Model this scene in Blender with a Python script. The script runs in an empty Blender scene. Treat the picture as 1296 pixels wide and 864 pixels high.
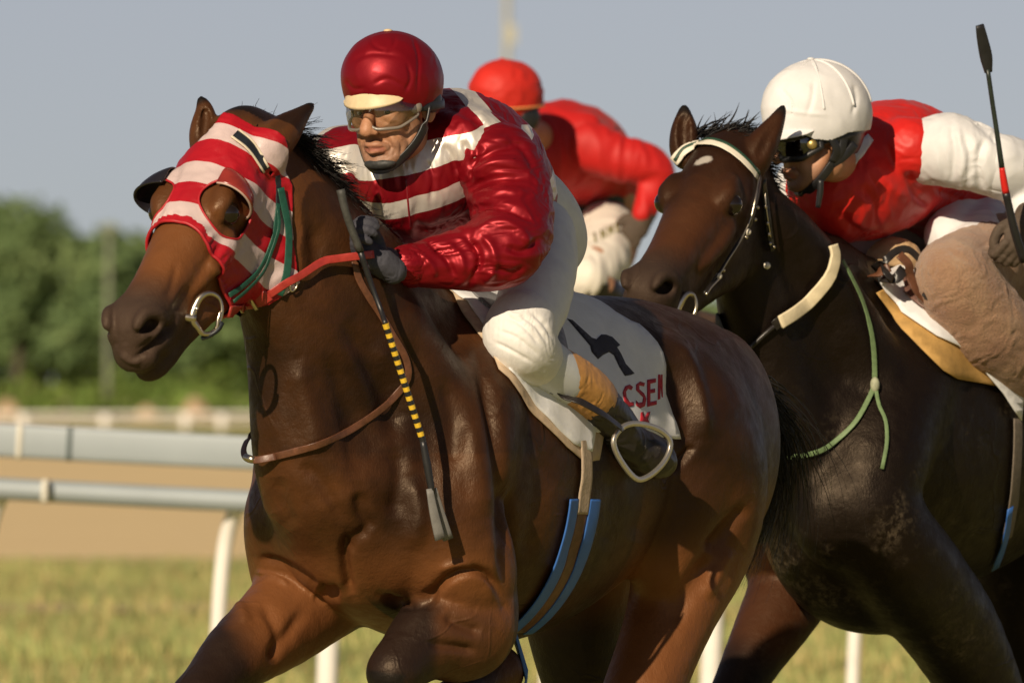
import bpy, bmesh, math, random
import numpy as np
from mathutils import Vector, Matrix
from mathutils.bvhtree import BVHTree
from mathutils.geometry import delaunay_2d_cdt

random.seed(7); RNG = np.random.default_rng(7)
SC = bpy.context.scene
COL = SC.collection

# ------------------------------------------------------------------ camera
CAM_D, CAM_H, FPX, VH = 25.0, 1.40, 14250.0, 480.0
cam_data = bpy.data.cameras.new('camera')
cam = bpy.data.objects.new('camera', cam_data); COL.objects.link(cam)
cam.location = (0, -CAM_D, CAM_H); cam.rotation_euler = (math.radians(90), 0, 0)
cam_data.sensor_width = 36.0; cam_data.lens = FPX / 1296 * 36.0
cam_data.shift_y = (VH - 432) / 1296
cam_data.clip_start = 0.5; cam_data.clip_end = 6000
cam_data.dof.use_dof = True; cam_data.dof.focus_distance = CAM_D + 0.2; cam_data.dof.aperture_fstop = 9.0
SC.camera = cam

# ------------------------------------------------------------------ sky and sun
SUN_AZ = math.radians(22)      # off the camera axis, behind the photographer to the left
SUN_EL = math.radians(27)
to_sun = Vector((-math.sin(SUN_AZ) * math.cos(SUN_EL), -math.cos(SUN_AZ) * math.cos(SUN_EL), math.sin(SUN_EL)))
world = bpy.data.worlds.new('World'); SC.world = world; world.use_nodes = True
wn = world.node_tree.nodes; wl = world.node_tree.links
sky = wn.new('ShaderNodeTexSky'); sky.sky_type = 'NISHITA'; sky.sun_disc = False
sky.sun_elevation = SUN_EL; sky.sun_rotation = math.atan2(to_sun.x, to_sun.y)
sky.air_density = 0.6; sky.dust_density = 0.06; sky.ozone_density = 4.0; sky.altitude = 0
hs = wn.new('ShaderNodeHueSaturation'); hs.inputs['Hue'].default_value = 0.53; hs.inputs['Saturation'].default_value = 0.37; hs.inputs['Value'].default_value = 0.96
wl.new(sky.outputs[0], hs.inputs['Color'])
bg = wn['Background']; wl.new(hs.outputs[0], bg.inputs['Color']); bg.inputs['Strength'].default_value = 0.05
sun_data = bpy.data.lights.new('sun', 'SUN'); sun_data.energy = 5.0; sun_data.angle = math.radians(0.53)
sun_data.color = (1.0, 0.83, 0.61)
sun = bpy.data.objects.new('sun', sun_data); COL.objects.link(sun)
sun.rotation_euler = (-to_sun).to_track_quat('-Z', 'Y').to_euler(); sun.location = (-10, -20, 15)
SC.view_settings.view_transform = 'Standard'; SC.view_settings.look = 'None'
SC.view_settings.exposure = 0.0; SC.view_settings.gamma = 1.0; SC.view_settings.use_curve_mapping = False

# ------------------------------------------------------------------ spaces
def P(u, v, Y):
    k = (CAM_D + Y) / FPX
    return Vector(((u - 648) * k, Y, CAM_H + (VH - v) * k))
def uvd_world(arr, Y0):
    arr = np.asarray(arr, dtype=np.float64); k0 = (CAM_D + Y0) / FPX
    Y = Y0 + arr[..., 2] * k0; k = (CAM_D + Y) / FPX
    return np.stack([(arr[..., 0] - 648) * k, Y, CAM_H + (VH - arr[..., 1]) * k], -1)
class Frame:
    """orthonormal axes (rows) and origin, expressed in the (u right, v down, d away) space of one rider's distance"""
    def __init__(s, o, ex, ey, ez):
        s.o = np.array(o, float); s.R = np.array([ex, ey, ez], float)
    def out(s, p): return np.asarray(p, float) @ s.R + s.o
    def inn(s, q): return (np.asarray(q, float) - s.o) @ s.R.T
IDENT = Frame((0, 0, 0), (1, 0, 0), (0, 1, 0), (0, 0, 1))
def unit(v): v = np.array(v, float); return v / np.linalg.norm(v)

# ------------------------------------------------------------------ implicit surfaces
def cone(A, ra, B, rb, k=8, s=(1, 1, 1), F=IDENT, op='u'): return dict(t='c', A=A, B=B, ra=ra, rb=rb, k=k, s=s, F=F, op=op)
def ell(c, r, k=8, F=IDENT, op='u'): return dict(t='e', A=c, r=r, k=k, F=F, op=op)
def crom(pts, n=4):
    pts = np.array(pts, float); out = []
    P0 = np.vstack([2 * pts[0] - pts[1], pts, 2 * pts[-1] - pts[-2]])
    for i in range(1, len(P0) - 2):
        a, b, c, d = P0[i - 1], P0[i], P0[i + 1], P0[i + 2]
        for j in range(n):
            t = j / n
            out.append(0.5 * ((2 * b) + (c - a) * t + (2 * a - 5 * b + 4 * c - d) * t * t + (3 * b - a - 3 * c + d) * t ** 3))
    out.append(pts[-1]); return np.array(out)
def tube(pts, k=8, s=(1, 1, 1), F=IDENT, n=3, op='u'):
    """pts rows: x y z r ; a smooth chain of round cones"""
    q = crom(pts, n) if len(pts) > 2 else np.array(pts, float)
    return [cone(q[i][:3], q[i][3], q[i + 1][:3], q[i + 1][3], k, s, F, op) for i in range(len(q) - 1)]
def frame_ell(c, r, fwd, up=(0, -1, 0), k=8, op='u'):
    """ellipsoid with its own axes: radii along fwd, side, up"""
    f = unit(fwd); upv = np.array(up, float); sd = unit(np.cross(upv, f)); u2 = np.cross(f, sd)
    return ell((0, 0, 0), r, k, Frame(c, f, sd, u2), op)

class Field:
    def __init__(s, G, lo, hi, h):
        s.G, s.h = G, h; s.lo = np.array(lo, float)
        s.n = np.ceil((np.array(hi) - s.lo) / h).astype(int) + 1
        s.ax = [(s.lo[i] + h * np.arange(s.n[i])).astype(np.float32) for i in range(3)]
        s.F = np.full(s.n, 60.0, np.float32)
    def add(s, prims):
        for p in prims:
            if isinstance(p, list): s.add(p); continue
            F = p['F']; M = F.R @ s.G.R.T                     # grid coords -> prim coords
            c0 = F.R @ (s.G.o - F.o); k = p['k']; pad = k * 1.05 + 2.5 * s.h
            if p['t'] == 'c':
                sc = np.array(p['s'], float); A = np.array(p['A'], float); B = np.array(p['B'], float)
                ra, rb = p['ra'], p['rb']
                lo = np.minimum(A - ra * sc, B - rb * sc) - pad; hi = np.maximum(A + ra * sc, B + rb * sc) + pad
            else:
                A = np.array(p['A'], float); r = np.array(p['r'], float); lo, hi = A - r - pad, A + r + pad
            cor = np.array([[x, y, z] for x in (lo[0], hi[0]) for y in (lo[1], hi[1]) for z in (lo[2], hi[2])])
            g = (cor - c0) @ M
            i0 = np.clip(np.floor((g.min(0) - s.lo) / s.h).astype(int), 0, s.n); i1 = np.clip(np.ceil((g.max(0) - s.lo) / s.h).astype(int) + 1, 0, s.n)
            if (i1 <= i0).any(): continue
            X = s.ax[0][i0[0]:i1[0], None, None]; Y = s.ax[1][None, i0[1]:i1[1], None]; Z = s.ax[2][None, None, i0[2]:i1[2]]
            M = M.astype(np.float32); c0 = c0.astype(np.float32)
            q = [M[i, 0] * X + M[i, 1] * Y + M[i, 2] * Z + c0[i] for i in range(3)]
            if p['t'] == 'c':
                a = (A / sc).astype(np.float32); b = (B / sc).astype(np.float32); ab = b - a; L = float(ab @ ab) + 1e-9
                w = [q[i] / np.float32(sc[i]) - a[i] for i in range(3)]
                t = np.clip((w[0] * ab[0] + w[1] * ab[1] + w[2] * ab[2]) / np.float32(L), 0, 1)
                e = [w[i] - t * ab[i] for i in range(3)]
                d = np.sqrt(e[0] ** 2 + e[1] ** 2 + e[2] ** 2) - (np.float32(ra) + t * np.float32(rb - ra))
                d *= np.float32(sc.min() ** 0.6 * sc.max() ** 0.4)
            else:
                w = [(q[i] - np.float32(A[i])) / np.float32(r[i]) for i in range(3)]
                k0 = np.sqrt(w[0] ** 2 + w[1] ** 2 + w[2] ** 2)
                k1 = np.sqrt((w[0] / np.float32(r[0])) ** 2 + (w[1] / np.float32(r[1])) ** 2 + (w[2] / np.float32(r[2])) ** 2) + 1e-6
                d = k0 * (k0 - 1) / k1
            V = s.F[i0[0]:i1[0], i0[1]:i1[1], i0[2]:i1[2]]
            if p['op'] == 'u':
                hh = np.clip(0.5 + 0.5 * (V - d) / np.float32(k), 0, 1)
                V[...] = V + (d - V) * hh - np.float32(k) * hh * (1 - hh)
            else:
                d = -d; hh = np.clip(0.5 - 0.5 * (V - d) / np.float32(k), 0, 1)
                V[...] = V + (d - V) * hh + np.float32(k) * hh * (1 - hh)
        return s
    def surface(s, iso=0.0, smooth=2, sub=None):
        F = s.F - np.float32(iso); off = np.zeros(3, int)
        if sub is not None:
            i0 = np.clip(((np.array(sub[0]) - s.lo) / s.h).astype(int), 0, s.n); i1 = np.clip(((np.array(sub[1]) - s.lo) / s.h).astype(int), 0, s.n)
            F = F[i0[0]:i1[0], i0[1]:i1[1], i0[2]:i1[2]]; off = i0
        ins = F < 0; n = np.array(F.shape)
        cnt = np.zeros(n - 1, np.uint8)
        for dx in (0, 1):
            for dy in (0, 1):
                for dz in (0, 1): cnt += ins[dx:n[0] - 1 + dx, dy:n[1] - 1 + dy, dz:n[2] - 1 + dz]
        act = (cnt > 0) & (cnt < 8); ci = np.argwhere(act)
        idx = np.full(n - 1, -1, np.int32); idx[act] = np.arange(len(ci), dtype=np.int32)
        acc = np.zeros((len(ci), 3)); num = np.zeros(len(ci))
        cor = [(0, 0, 0), (1, 0, 0), (0, 1, 0), (1, 1, 0), (0, 0, 1), (1, 0, 1), (0, 1, 1), (1, 1, 1)]
        vals = [F[ci[:, 0] + c[0], ci[:, 1] + c[1], ci[:, 2] + c[2]] for c in cor]
        for a, b in ((0, 1), (2, 3), (4, 5), (6, 7), (0, 2), (1, 3), (4, 6), (5, 7), (0, 4), (1, 5), (2, 6), (3, 7)):
            m = (vals[a] < 0) != (vals[b] < 0)
            t = np.where(m, vals[a] / (vals[a] - vals[b] + 1e-12), 0)
            pt = np.array(cor[a]) + t[:, None] * (np.array(cor[b]) - np.array(cor[a]))
            acc += np.where(m[:, None], pt, 0); num += m
        V = (ci + off + acc / num[:, None]) * s.h + s.lo
        quads = []
        for ax in range(3):
            o1, o2 = [(1, 2), (2, 0), (0, 1)][ax]
            sl0 = [slice(1, -1)] * 3; sl1 = [slice(1, -1)] * 3; sl0[ax] = slice(0, n[ax] - 1); sl1[ax] = slice(1, n[ax])
            a, b = ins[tuple(sl0)], ins[tuple(sl1)]
            for flip in (False, True):
                e = np.argwhere(a & ~b) if not flip else np.argwhere(~a & b)
                if not len(e): continue
                base = e + 1; base[:, ax] = e[:, ax]
                d1 = np.zeros(3, int); d1[o1] = 1; d2 = np.zeros(3, int); d2[o2] = 1
                g = lambda q: idx[q[:, 0], q[:, 1], q[:, 2]]
                r = np.stack([g(base - d1 - d2), g(base - d2), g(base), g(base - d1)], 1)
                quads.append(r[:, ::-1] if flip else r)
        Q = np.concatenate(quads)
        for _ in range(smooth):
            S = np.zeros_like(V); c = np.zeros(len(V))
            for i in range(4):
                j = (i + 1) % 4
                np.add.at(S, Q[:, i], V[Q[:, j]]); np.add.at(c, Q[:, i], 1)
                np.add.at(S, Q[:, j], V[Q[:, i]]); np.add.at(c, Q[:, j], 1)
            V = V * 0.45 + 0.55 * S / np.maximum(c, 1)[:, None]
        return V, Q
    def sample(s, pts):
        g = (np.asarray(pts) - s.lo) / s.h; g = np.clip(g, 0, s.n - 1.001); i = g.astype(int); f = g - i; r = 0
        for dx in (0, 1):
            for dy in (0, 1):
                for dz in (0, 1):
                    w = (f[:, 0] if dx else 1 - f[:, 0]) * (f[:, 1] if dy else 1 - f[:, 1]) * (f[:, 2] if dz else 1 - f[:, 2])
                    r = r + w * s.F[i[:, 0] + dx, i[:, 1] + dy, i[:, 2] + dz]
        return r

# ------------------------------------------------------------------ mesh helpers
def vnormals(V, Q):
    n = np.cross(V[Q[:, 2]] - V[Q[:, 0]], V[Q[:, -1]] - V[Q[:, 1]]); N = np.zeros_like(V)
    for i in range(Q.shape[1]): np.add.at(N, Q[:, i], n)
    return N / (np.linalg.norm(N, axis=1)[:, None] + 1e-12)
def np_mesh(name, V, Q, smooth=True, attrs=None):
    me = bpy.data.meshes.new(name); V = np.asarray(V, np.float32); Q = np.asarray(Q, np.int32)
    me.vertices.add(len(V)); me.vertices.foreach_set('co', V.ravel())
    w = Q.shape[1]; me.loops.add(Q.size); me.loops.foreach_set('vertex_index', Q.ravel())
    me.polygons.add(len(Q)); me.polygons.foreach_set('loop_start', np.arange(0, Q.size, w, dtype=np.int32))
    me.update(calc_edges=True); me.validate()
    if smooth: me.polygons.foreach_set('use_smooth', np.ones(len(me.polygons), bool))
    for k, a in (attrs or {}).items():
        a = np.asarray(a, np.float32)
        if a.ndim == 1:
            at = me.attributes.new(k, 'FLOAT', 'POINT'); at.data.foreach_set('value', a)
        else:
            at = me.attributes.new(k, 'FLOAT_VECTOR', 'POINT'); at.data.foreach_set('vector', a.ravel())
    return me
def link(o, parent=None):
    COL.objects.link(o)
    if parent is not None:
        o.parent = parent; o.matrix_parent_inverse = parent.matrix_basis.inverted()
    return o
def part(name, me, mat, parent):
    o = bpy.data.objects.new(name, me)
    for m in (mat if isinstance(mat, (list, tuple)) else [mat]): me.materials.append(m)
    return link(o, parent)
def thing(name, label, cat, loc, group=None):
    o = bpy.data.objects.new(name, None); COL.objects.link(o); o.location = loc; o.empty_display_size = 0.1
    o['label'] = label; o['category'] = cat
    if group: o['group'] = group
    return o
def tag(o, label, cat, group=None):
    o['label'] = label; o['category'] = cat
    if group: o['group'] = group
    return o
def struct(name, me, mat, kind='structure'):
    o = part(name, me, mat, None); o['kind'] = kind; return o
def poly_mesh(name, V, F, smooth=True):
    me = bpy.data.meshes.new(name); me.from_pydata([tuple(map(float, v)) for v in V], [], [tuple(map(int, f)) for f in F]); me.update()
    if smooth: me.polygons.foreach_set('use_smooth', np.ones(len(me.polygons), bool))
    return me
def sweep(pts, rads, sides=10, flat=None, up=None, cap=True, closed=False, n=4):
    """pts in world metres; rads radius per point; flat=(w,t) gives a strap of width w, thickness t facing 'up'"""
    pts = np.array(pts, float); rads = np.array(rads, float).reshape(len(pts), -1)
    if n > 1 and len(pts) > 2:
        if closed:
            e = np.vstack([pts[-1:], pts, pts[:2]]); er = np.vstack([rads[-1:], rads, rads[:2]])
            full = crom(np.hstack([e, er]), n); full = full[n:-n]
        else: full = crom(np.hstack([pts, rads]), n)
        pts, rads = full[:, :3], full[:, 3:]
    m = len(pts); V = []; Fc = []
    T = np.gradient(pts, axis=0) if not closed else np.roll(pts, -1, 0) - np.roll(pts, 1, 0)
    T /= np.linalg.norm(T, axis=1)[:, None] + 1e-12
    ups = None if up is None else np.array(up, float)
    prev = None
    for i in range(m):
        if ups is not None:
            u0 = ups if ups.ndim == 1 else ups[min(len(ups) - 1, int(round(i / max(1, m - 1) * (len(ups) - 1))))]
        else: u0 = prev if prev is not None else (np.array([0, 0, 1.]) if abs(T[i][2]) < .9 else np.array([1., 0, 0]))
        nrm = u0 - T[i] * (u0 @ T[i]); nrm /= np.linalg.norm(nrm) + 1e-12; prev = nrm; bi = np.cross(T[i], nrm)
        for j in range(sides):
            a = 2 * math.pi * j / sides
            if flat is None: V.append(pts[i] + rads[i][0] * (math.cos(a) * nrm + math.sin(a) * bi))
            else:
                c, s_ = math.cos(a), math.sin(a)
                sg = lambda x: math.copysign(abs(x) ** 0.35, x)
                V.append(pts[i] + rads[i][0] * (flat[1] * sg(c) * nrm + flat[0] * sg(s_) * bi))
    rings = m if closed else m - 1
    for i in range(rings):
        for j in range(sides):
            a, b = i * sides + j, i * sides + (j + 1) % sides; c = ((i + 1) % m) * sides
            Fc.append((a, b, c + (j + 1) % sides, c + j))
    if cap and not closed:
        Fc.append(tuple(range(sides))[::-1]); Fc.append(tuple((m - 1) * sides + j for j in range(sides)))
    return V, Fc
class MB:
    def __init__(s): s.V = []; s.F = []
    def add(s, VF):
        V, F = VF; o = len(s.V); s.V += [tuple(v) for v in V]; s.F += [tuple(i + o for i in f) for f in F]; return s
    def sphere(s, c, r, nu=16, nv=10, R=None):
        c = np.array(c, float); r = np.array([r] * 3 if np.isscalar(r) else r, float); V = []; F = []
        for i in range(nv + 1):
            th = math.pi * i / nv
            for j in range(nu):
                ph = 2 * math.pi * j / nu; p = np.array([math.sin(th) * math.cos(ph), math.sin(th) * math.sin(ph), math.cos(th)]) * r
                V.append(c + (p @ R if R is not None else p))
        for i in range(nv):
            for j in range(nu): F.append((i * nu + j, (i + 1) * nu + j, (i + 1) * nu + (j + 1) % nu, i * nu + (j + 1) % nu))
        return s.add((V, F))
    def box(s, c, hx, R=None):
        c = np.array(c, float); V = []
        for x in (-1, 1):
            for y in (-1, 1):
                for z in (-1, 1):
                    p = np.array([x, y, z]) * np.array(hx); V.append(c + (p @ R if R is not None else p))
        return s.add((V, [(0, 1, 3, 2), (4, 6, 7, 5), (0, 4, 5, 1), (2, 3, 7, 6), (0, 2, 6, 4), (1, 5, 7, 3)]))
    def mesh(s, name, smooth=True): return poly_mesh(name, s.V, s.F, smooth)
def bvh_of(V, Q): return BVHTree.FromPolygons([tuple(v) for v in V], [tuple(int(i) for i in q) for q in Q])
def cam_ray(u, v):
    o = Vector((0, -CAM_D, CAM_H)); return o, (P(u, v, 0) - o).normalized()
def cast_px(bvh, u, v, Ydef=0.0):
    o, d = cam_ray(u, v); loc, nor, i, dist = bvh.ray_cast(o, d)
    if loc is None:
        loc, nor, i, dist = bvh.find_nearest(P(u, v, Ydef))
    if nor.dot(d) > 0: nor = -nor
    return loc, nor
def inside(poly, x, y):
    c = False; n = len(poly); j = n - 1
    for i in range(n):
        if (poly[i][1] > y) != (poly[j][1] > y) and x < (poly[j][0] - poly[i][0]) * (y - poly[i][1]) / (poly[j][1] - poly[i][1]) + poly[i][0]: c = not c
        j = i
    return c
def densify(poly, step):
    out = []
    for i in range(len(poly)):
        a, b = np.array(poly[i], float), np.array(poly[(i + 1) % len(poly)], float); m = max(1, int(np.linalg.norm(b - a) / step))
        out += [tuple(a + (b - a) * j / m) for j in range(m)]
    return out
def fill_poly(poly, step):
    """triangulate a 2-D polygon with inner grid points: returns 2-D verts and triangles"""
    b = densify(poly, step); xs = [p[0] for p in b]; ys = [p[1] for p in b]; pts = [Vector(p) for p in b]
    x = min(xs) + step * .5
    while x < max(xs):
        y = min(ys) + step * .5
        while y < max(ys):
            if inside(b, x, y) and min((x - p[0]) ** 2 + (y - p[1]) ** 2 for p in b) > (step * .45) ** 2: pts.append(Vector((x, y)))
            y += step
        x += step
    n = len(b); r = delaunay_2d_cdt(pts, [(i, (i + 1) % n) for i in range(n)], [list(range(n))], 1, 1e-6)
    return [(v.x, v.y) for v in r[0]], [tuple(f) for f in r[2]]
def decal(name, poly, bvh, off, mat, parent, step=5, Ydef=0.0, thick=0.0006):
    v2, f = fill_poly(poly, step); V = []
    for (u, v) in v2:
        loc, nor = cast_px(bvh, u, v, Ydef); V.append(loc + nor * off)
    me = poly_mesh(name, V, f); o = part(name, me, mat, parent)
    m = o.modifiers.new('solid', 'SOLIDIFY'); m.thickness = thick; m.offset = 0
    return o
def noise3(p, scale, seed=0):
    """cheap smooth value noise, vectorised: p (N,3)"""
    q = np.asarray(p) * scale + seed * 17.31; i = np.floor(q).astype(np.int64); f = q - i; f = f * f * (3 - 2 * f); r = 0
    def hsh(a): 
        n = (a[:, 0] * 73856093 ^ a[:, 1] * 19349663 ^ a[:, 2] * 83492791) & 0x7fffffff
        n = (n ^ (n >> 13)) * 1274126177 & 0x7fffffff
        return (n & 0xffff) / 65535.0
    for dx in (0, 1):
        for dy in (0, 1):
            for dz in (0, 1):
                w = (f[:, 0] if dx else 1 - f[:, 0]) * (f[:, 1] if dy else 1 - f[:, 1]) * (f[:, 2] if dz else 1 - f[:, 2])
                r = r + w * hsh(i + np.array([dx, dy, dz]))
    return r * 2 - 1
def sstep(a, b, x): t = np.clip((np.asarray(x, float) - a) / (b - a), 0, 1); return t * t * (3 - 2 * t)

# ------------------------------------------------------------------ materials
def newmat(name):
    m = bpy.data.materials.new(name); m.use_nodes = True; nt = m.node_tree; return m, nt, nt.nodes['Principled BSDF']
def c4(c): return (c[0], c[1], c[2], 1)
def ramp(nt, src, stops, interp='LINEAR'):
    r = nt.nodes.new('ShaderNodeValToRGB'); r.color_ramp.interpolation = interp; e = r.color_ramp.elements
    while len(e) < len(stops): e.new(0.5)
    for i, (p, c) in enumerate(stops): e[i].position = p; e[i].color = c4(c)
    nt.links.new(src, r.inputs[0]); return r.outputs[0]
def noise_node(nt, scale, detail=4, rough=0.55, vec=None, dist=0.0):
    t = nt.nodes.new('ShaderNodeTexNoise'); t.inputs['Scale'].default_value = scale; t.inputs['Detail'].default_value = detail
    t.inputs['Roughness'].default_value = rough; t.inputs['Distortion'].default_value = dist
    if vec is None:
        g = nt.nodes.new('ShaderNodeTexCoord'); vec = g.outputs['Object']
    nt.links.new(vec, t.inputs['Vector']); return t.outputs['Fac']
def scaled_vec(nt, sc, rot=(0, 0, 0)):
    g = nt.nodes.new('ShaderNodeTexCoord'); m = nt.nodes.new('ShaderNodeMapping'); m.inputs['Scale'].default_value = sc; m.inputs['Rotation'].default_value = rot
    nt.links.new(g.outputs['Object'], m.inputs['Vector']); return m.outputs[0]
def mixc(nt, fac, a, b):
    m = nt.nodes.new('ShaderNodeMix'); m.data_type = 'RGBA'
    for key, val in ((0, fac), (6, a), (7, b)):
        if hasattr(val, 'links') or hasattr(val, 'is_linked'): nt.links.new(val, m.inputs[key])
        else: m.inputs[key].default_value = val if key == 0 else c4(val)
    return m.outputs[2]
def attr(nt, name):
    a = nt.nodes.new('ShaderNodeAttribute'); a.attribute_name = name; return a.outputs['Fac']
def math_node(nt, op, a, b=0.0):
    m = nt.nodes.new('ShaderNodeMath'); m.operation = op
    for i, x in enumerate((a, b)):
        if hasattr(x, 'is_linked'): nt.links.new(x, m.inputs[i])
        else: m.inputs[i].default_value = x
    return m.outputs[0]
def bump(nt, b, h, strength=0.3, dist=0.01, prev=None):
    n = nt.nodes.new('ShaderNodeBump'); n.inputs['Strength'].default_value = strength; n.inputs['Distance'].default_value = dist
    nt.links.new(h, n.inputs['Height'])
    if prev is not None: nt.links.new(prev, n.inputs['Normal'])
    nt.links.new(n.outputs[0], b.inputs['Normal']); return n.outputs[0]
def simple(name, col, rough=0.5, var=0.12, nscale=40, bstr=0.15, bdist=0.003, metal=0.0, sheen=0.0, spec=0.5, vec=None, coat=0.0):
    m, nt, b = newmat(name); n = noise_node(nt, nscale, 5, 0.6, vec)
    lo = tuple(c * (1 - var) for c in col); hi = tuple(min(1, c * (1 + var)) for c in col)
    nt.links.new(ramp(nt, n, [(0.3, lo), (0.7, hi)]), b.inputs['Base Color'])
    b.inputs['Roughness'].default_value = rough; b.inputs['Metallic'].default_value = metal; b.inputs['Specular IOR Level'].default_value = spec
    b.inputs['Sheen Weight'].default_value = sheen; b.inputs['Coat Weight'].default_value = coat
    if bstr: bump(nt, b, n, bstr, bdist)
    return m
# ------------------------------------------------------------------ ground, track, far rails, wood
GZ = -0.02
def sheet(name, x0, x1, y0, y1, z, mat, nx=1, ny=1, amp=0.0):
    xs = np.linspace(x0, x1, nx + 1); ys = np.linspace(y0, y1, ny + 1)
    V = [(x, y, z + amp * math.sin(x * .31 + y * .17) * math.sin(x * .11 - y * .23)) for y in ys for x in xs]
    F = [(j * (nx + 1) + i, j * (nx + 1) + i + 1, (j + 1) * (nx + 1) + i + 1, (j + 1) * (nx + 1) + i) for j in range(ny) for i in range(nx)]
    return struct(name, poly_mesh(name, V, F, False), mat)
def Yof(v): return FPX * CAM_H / (v - VH) - CAM_D
def mat_turf():
    m, nt, b = newmat('turf')
    n1 = noise_node(nt, 1.0, 3, 0.6, scaled_vec(nt, (.05, .16, 1))); n2 = noise_node(nt, 1.0, 6, 0.65, scaled_vec(nt, (.9, .35, 1)))
    n3 = noise_node(nt, 30, 4, 0.7)
    g = ramp(nt, n2, [(.25, (.20, .26, .07)), (.5, (.36, .37, .12)), (.75, (.52, .44, .20))])
    p = ramp(nt, n1, [(.30, (0, 0, 0)), (.44, (1, 1, 1)), (.60, (.6, .6, .6)), (.72, (.1, .1, .1))])
    c = mixc(nt, p, g, (.40, .37, .12))
    nt.links.new(mixc(nt, math_node(nt, 'MULTIPLY', n3, .5), c, (.20, .20, .05)), b.inputs['Base Color'])
    b.inputs['Roughness'].default_value = 0.9; b.inputs['Specular IOR Level'].default_value = 0.1; bump(nt, b, n3, .6, .04); return m
def mat_sand(name, c0, c1):
    m, nt, b = newmat(name); n = noise_node(nt, 1.0, 5, .6, scaled_vec(nt, (.10, .5, 1))); f = noise_node(nt, 9, 5, .7)
    c = ramp(nt, n, [(.3, c0), (.7, c1)])
    nt.links.new(mixc(nt, math_node(nt, 'MULTIPLY', f, .35), c, tuple(x * .75 for x in c0)), b.inputs['Base Color'])
    b.inputs['Roughness'].default_value = 0.95; b.inputs['Specular IOR Level'].default_value = 0.1; bump(nt, b, f, .5, .03); return m
M_turf = mat_turf(); M_sand = mat_sand('sand', (.74, .57, .31), (.82, .64, .37)); M_pale = mat_sand('pale_grit', (.60, .47, .35), (.68, .55, .42))
sheet('ground', -1500, 1500, -60, 5000, GZ - .02, M_turf)
sheet('dirt_track', -300, 300, Yof(703), Yof(553), GZ, M_sand)
sheet('far_verge', -300, 300, Yof(549), Yof(541), GZ, M_turf)
sheet('gravel_path', -500, 500, Yof(531), Yof(526), GZ, M_pale); sheet('far_track', -700, 700, Yof(519), Yof(506), GZ, M_pale)
m, nt, b = newmat('worn_turf'); n1 = noise_node(nt, 1.0, 5, .65, scaled_vec(nt, (.5, .35, 1))); n2 = noise_node(nt, 14, 4, .7)
nt.links.new(mixc(nt, math_node(nt, 'MULTIPLY', n2, .4), ramp(nt, n1, [(.38, (.24, .26, .07)), (.5, (.50, .36, .20)), (.7, (.58, .40, .25))]), (.30, .24, .11)), b.inputs['Base Color']); b.inputs['Roughness'].default_value = .95; bump(nt, b, n2, .5, .03)
sheet('worn_strip', -300, 300, Yof(767), Yof(754), GZ - .01, m); sheet('worn_strip', -300, 300, Yof(711), Yof(703.5), GZ - .004, m)
# grass blades along the track edge and in the near field, blurred by the lens
def grass_patch(name, n, x0, x1, y0, y1, hmin, hmax, mat, dens):
    x = RNG.uniform(x0, x1, n); y = RNG.uniform(y0, y1, n); h = RNG.uniform(hmin, hmax, n) ; ang = RNG.uniform(0, math.pi, n); w = RNG.uniform(.006, .014, n)
    bare = (y > Yof(766)) & (y < Yof(755)); keep = (~bare | (RNG.random(n) < .25)) & (RNG.normal(0, 1.0, n) + .5 * np.sin(x * .45 + y) + 1.1 * np.sin(y * .55) > dens); x, y, h, ang, w = x[keep], y[keep], h[keep], ang[keep], w[keep]; n = len(x)
    lean = RNG.normal(0, .35, (n, 2)) * h[:, None]
    dx, dy = np.cos(ang) * w, np.sin(ang) * w
    V = np.empty((n, 3, 3)); V[:, 0] = np.stack([x - dx, y - dy, np.full(n, GZ - .03)], 1); V[:, 1] = np.stack([x + dx, y + dy, np.full(n, GZ - .03)], 1)
    V[:, 2] = np.stack([x + lean[:, 0], y + lean[:, 1], GZ + h], 1)
    me = np_mesh(name, V.reshape(-1, 3), np.arange(3 * n).reshape(n, 3), False); return struct(name, me, mat, 'stuff')
M_blade = simple('grass_blade', (.27, .30, .10), .7, .5, .6, 0)
M_straw = simple('straw_blade', (.44, .35, .14), .7, .3, .6, 0)
grass_patch('grass', 110000, -6, 6, 24, Yof(712), .03, .11, M_blade, .2)
grass_patch('dry_grass', 20000, -6, 6, 24, Yof(712), .04, .13, M_straw, -.6)

# near running rail : two long rails on gooseneck posts, a little downhill to the right
M_railgrey = simple('rail_grey_metal', (.33, .375, .40), .45, .06, 3, .05, .002, metal=.1)
M_railwhite = simple('rail_white_paint', (.78, .75, .70), .45, .06, 9, .08, .002)
M_railjoint = simple('rail_joint', (.62, .60, .52), .5, .08, 9, .1)
M_raildark = simple('rail_joint_dark', (.10, .13, .13), .5, .1, 9, .1)
YR = 19.0; KR = (CAM_D + YR) / FPX
rail = thing('running_rail', 'grey two-bar metal running rail on curved white posts behind the horses', 'rail', P(165, 1100, YR))
def RP(u, v, Y=YR): return np.array(P(u, v, Y))
sl = 0.053
def RS(u): return sl * 900 * math.tanh(u / 900)          # the ground drops gently to the right
def rail_bar(name, v0, rr, oval, Y=YR, u0=-5200, u1=5200):
    pts = [RP(u, v0 + RS(u), Y) for u in np.linspace(u0, u1, 53)]
    return part(name, poly_mesh(name, *sweep(pts, [1] * 53, 20, flat=None if not oval else (oval[0], oval[1]), up=(0, -1, 0) if oval else None, n=2) if oval else sweep(pts, [rr] * 53, 20, n=2)), M_railgrey, rail)
rail_bar('top_bar', 556.5, 0, (21.5 * KR, 13 * KR)); rail_bar('lower_bar', 618, 14 * KR, None, YR + .05)
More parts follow.
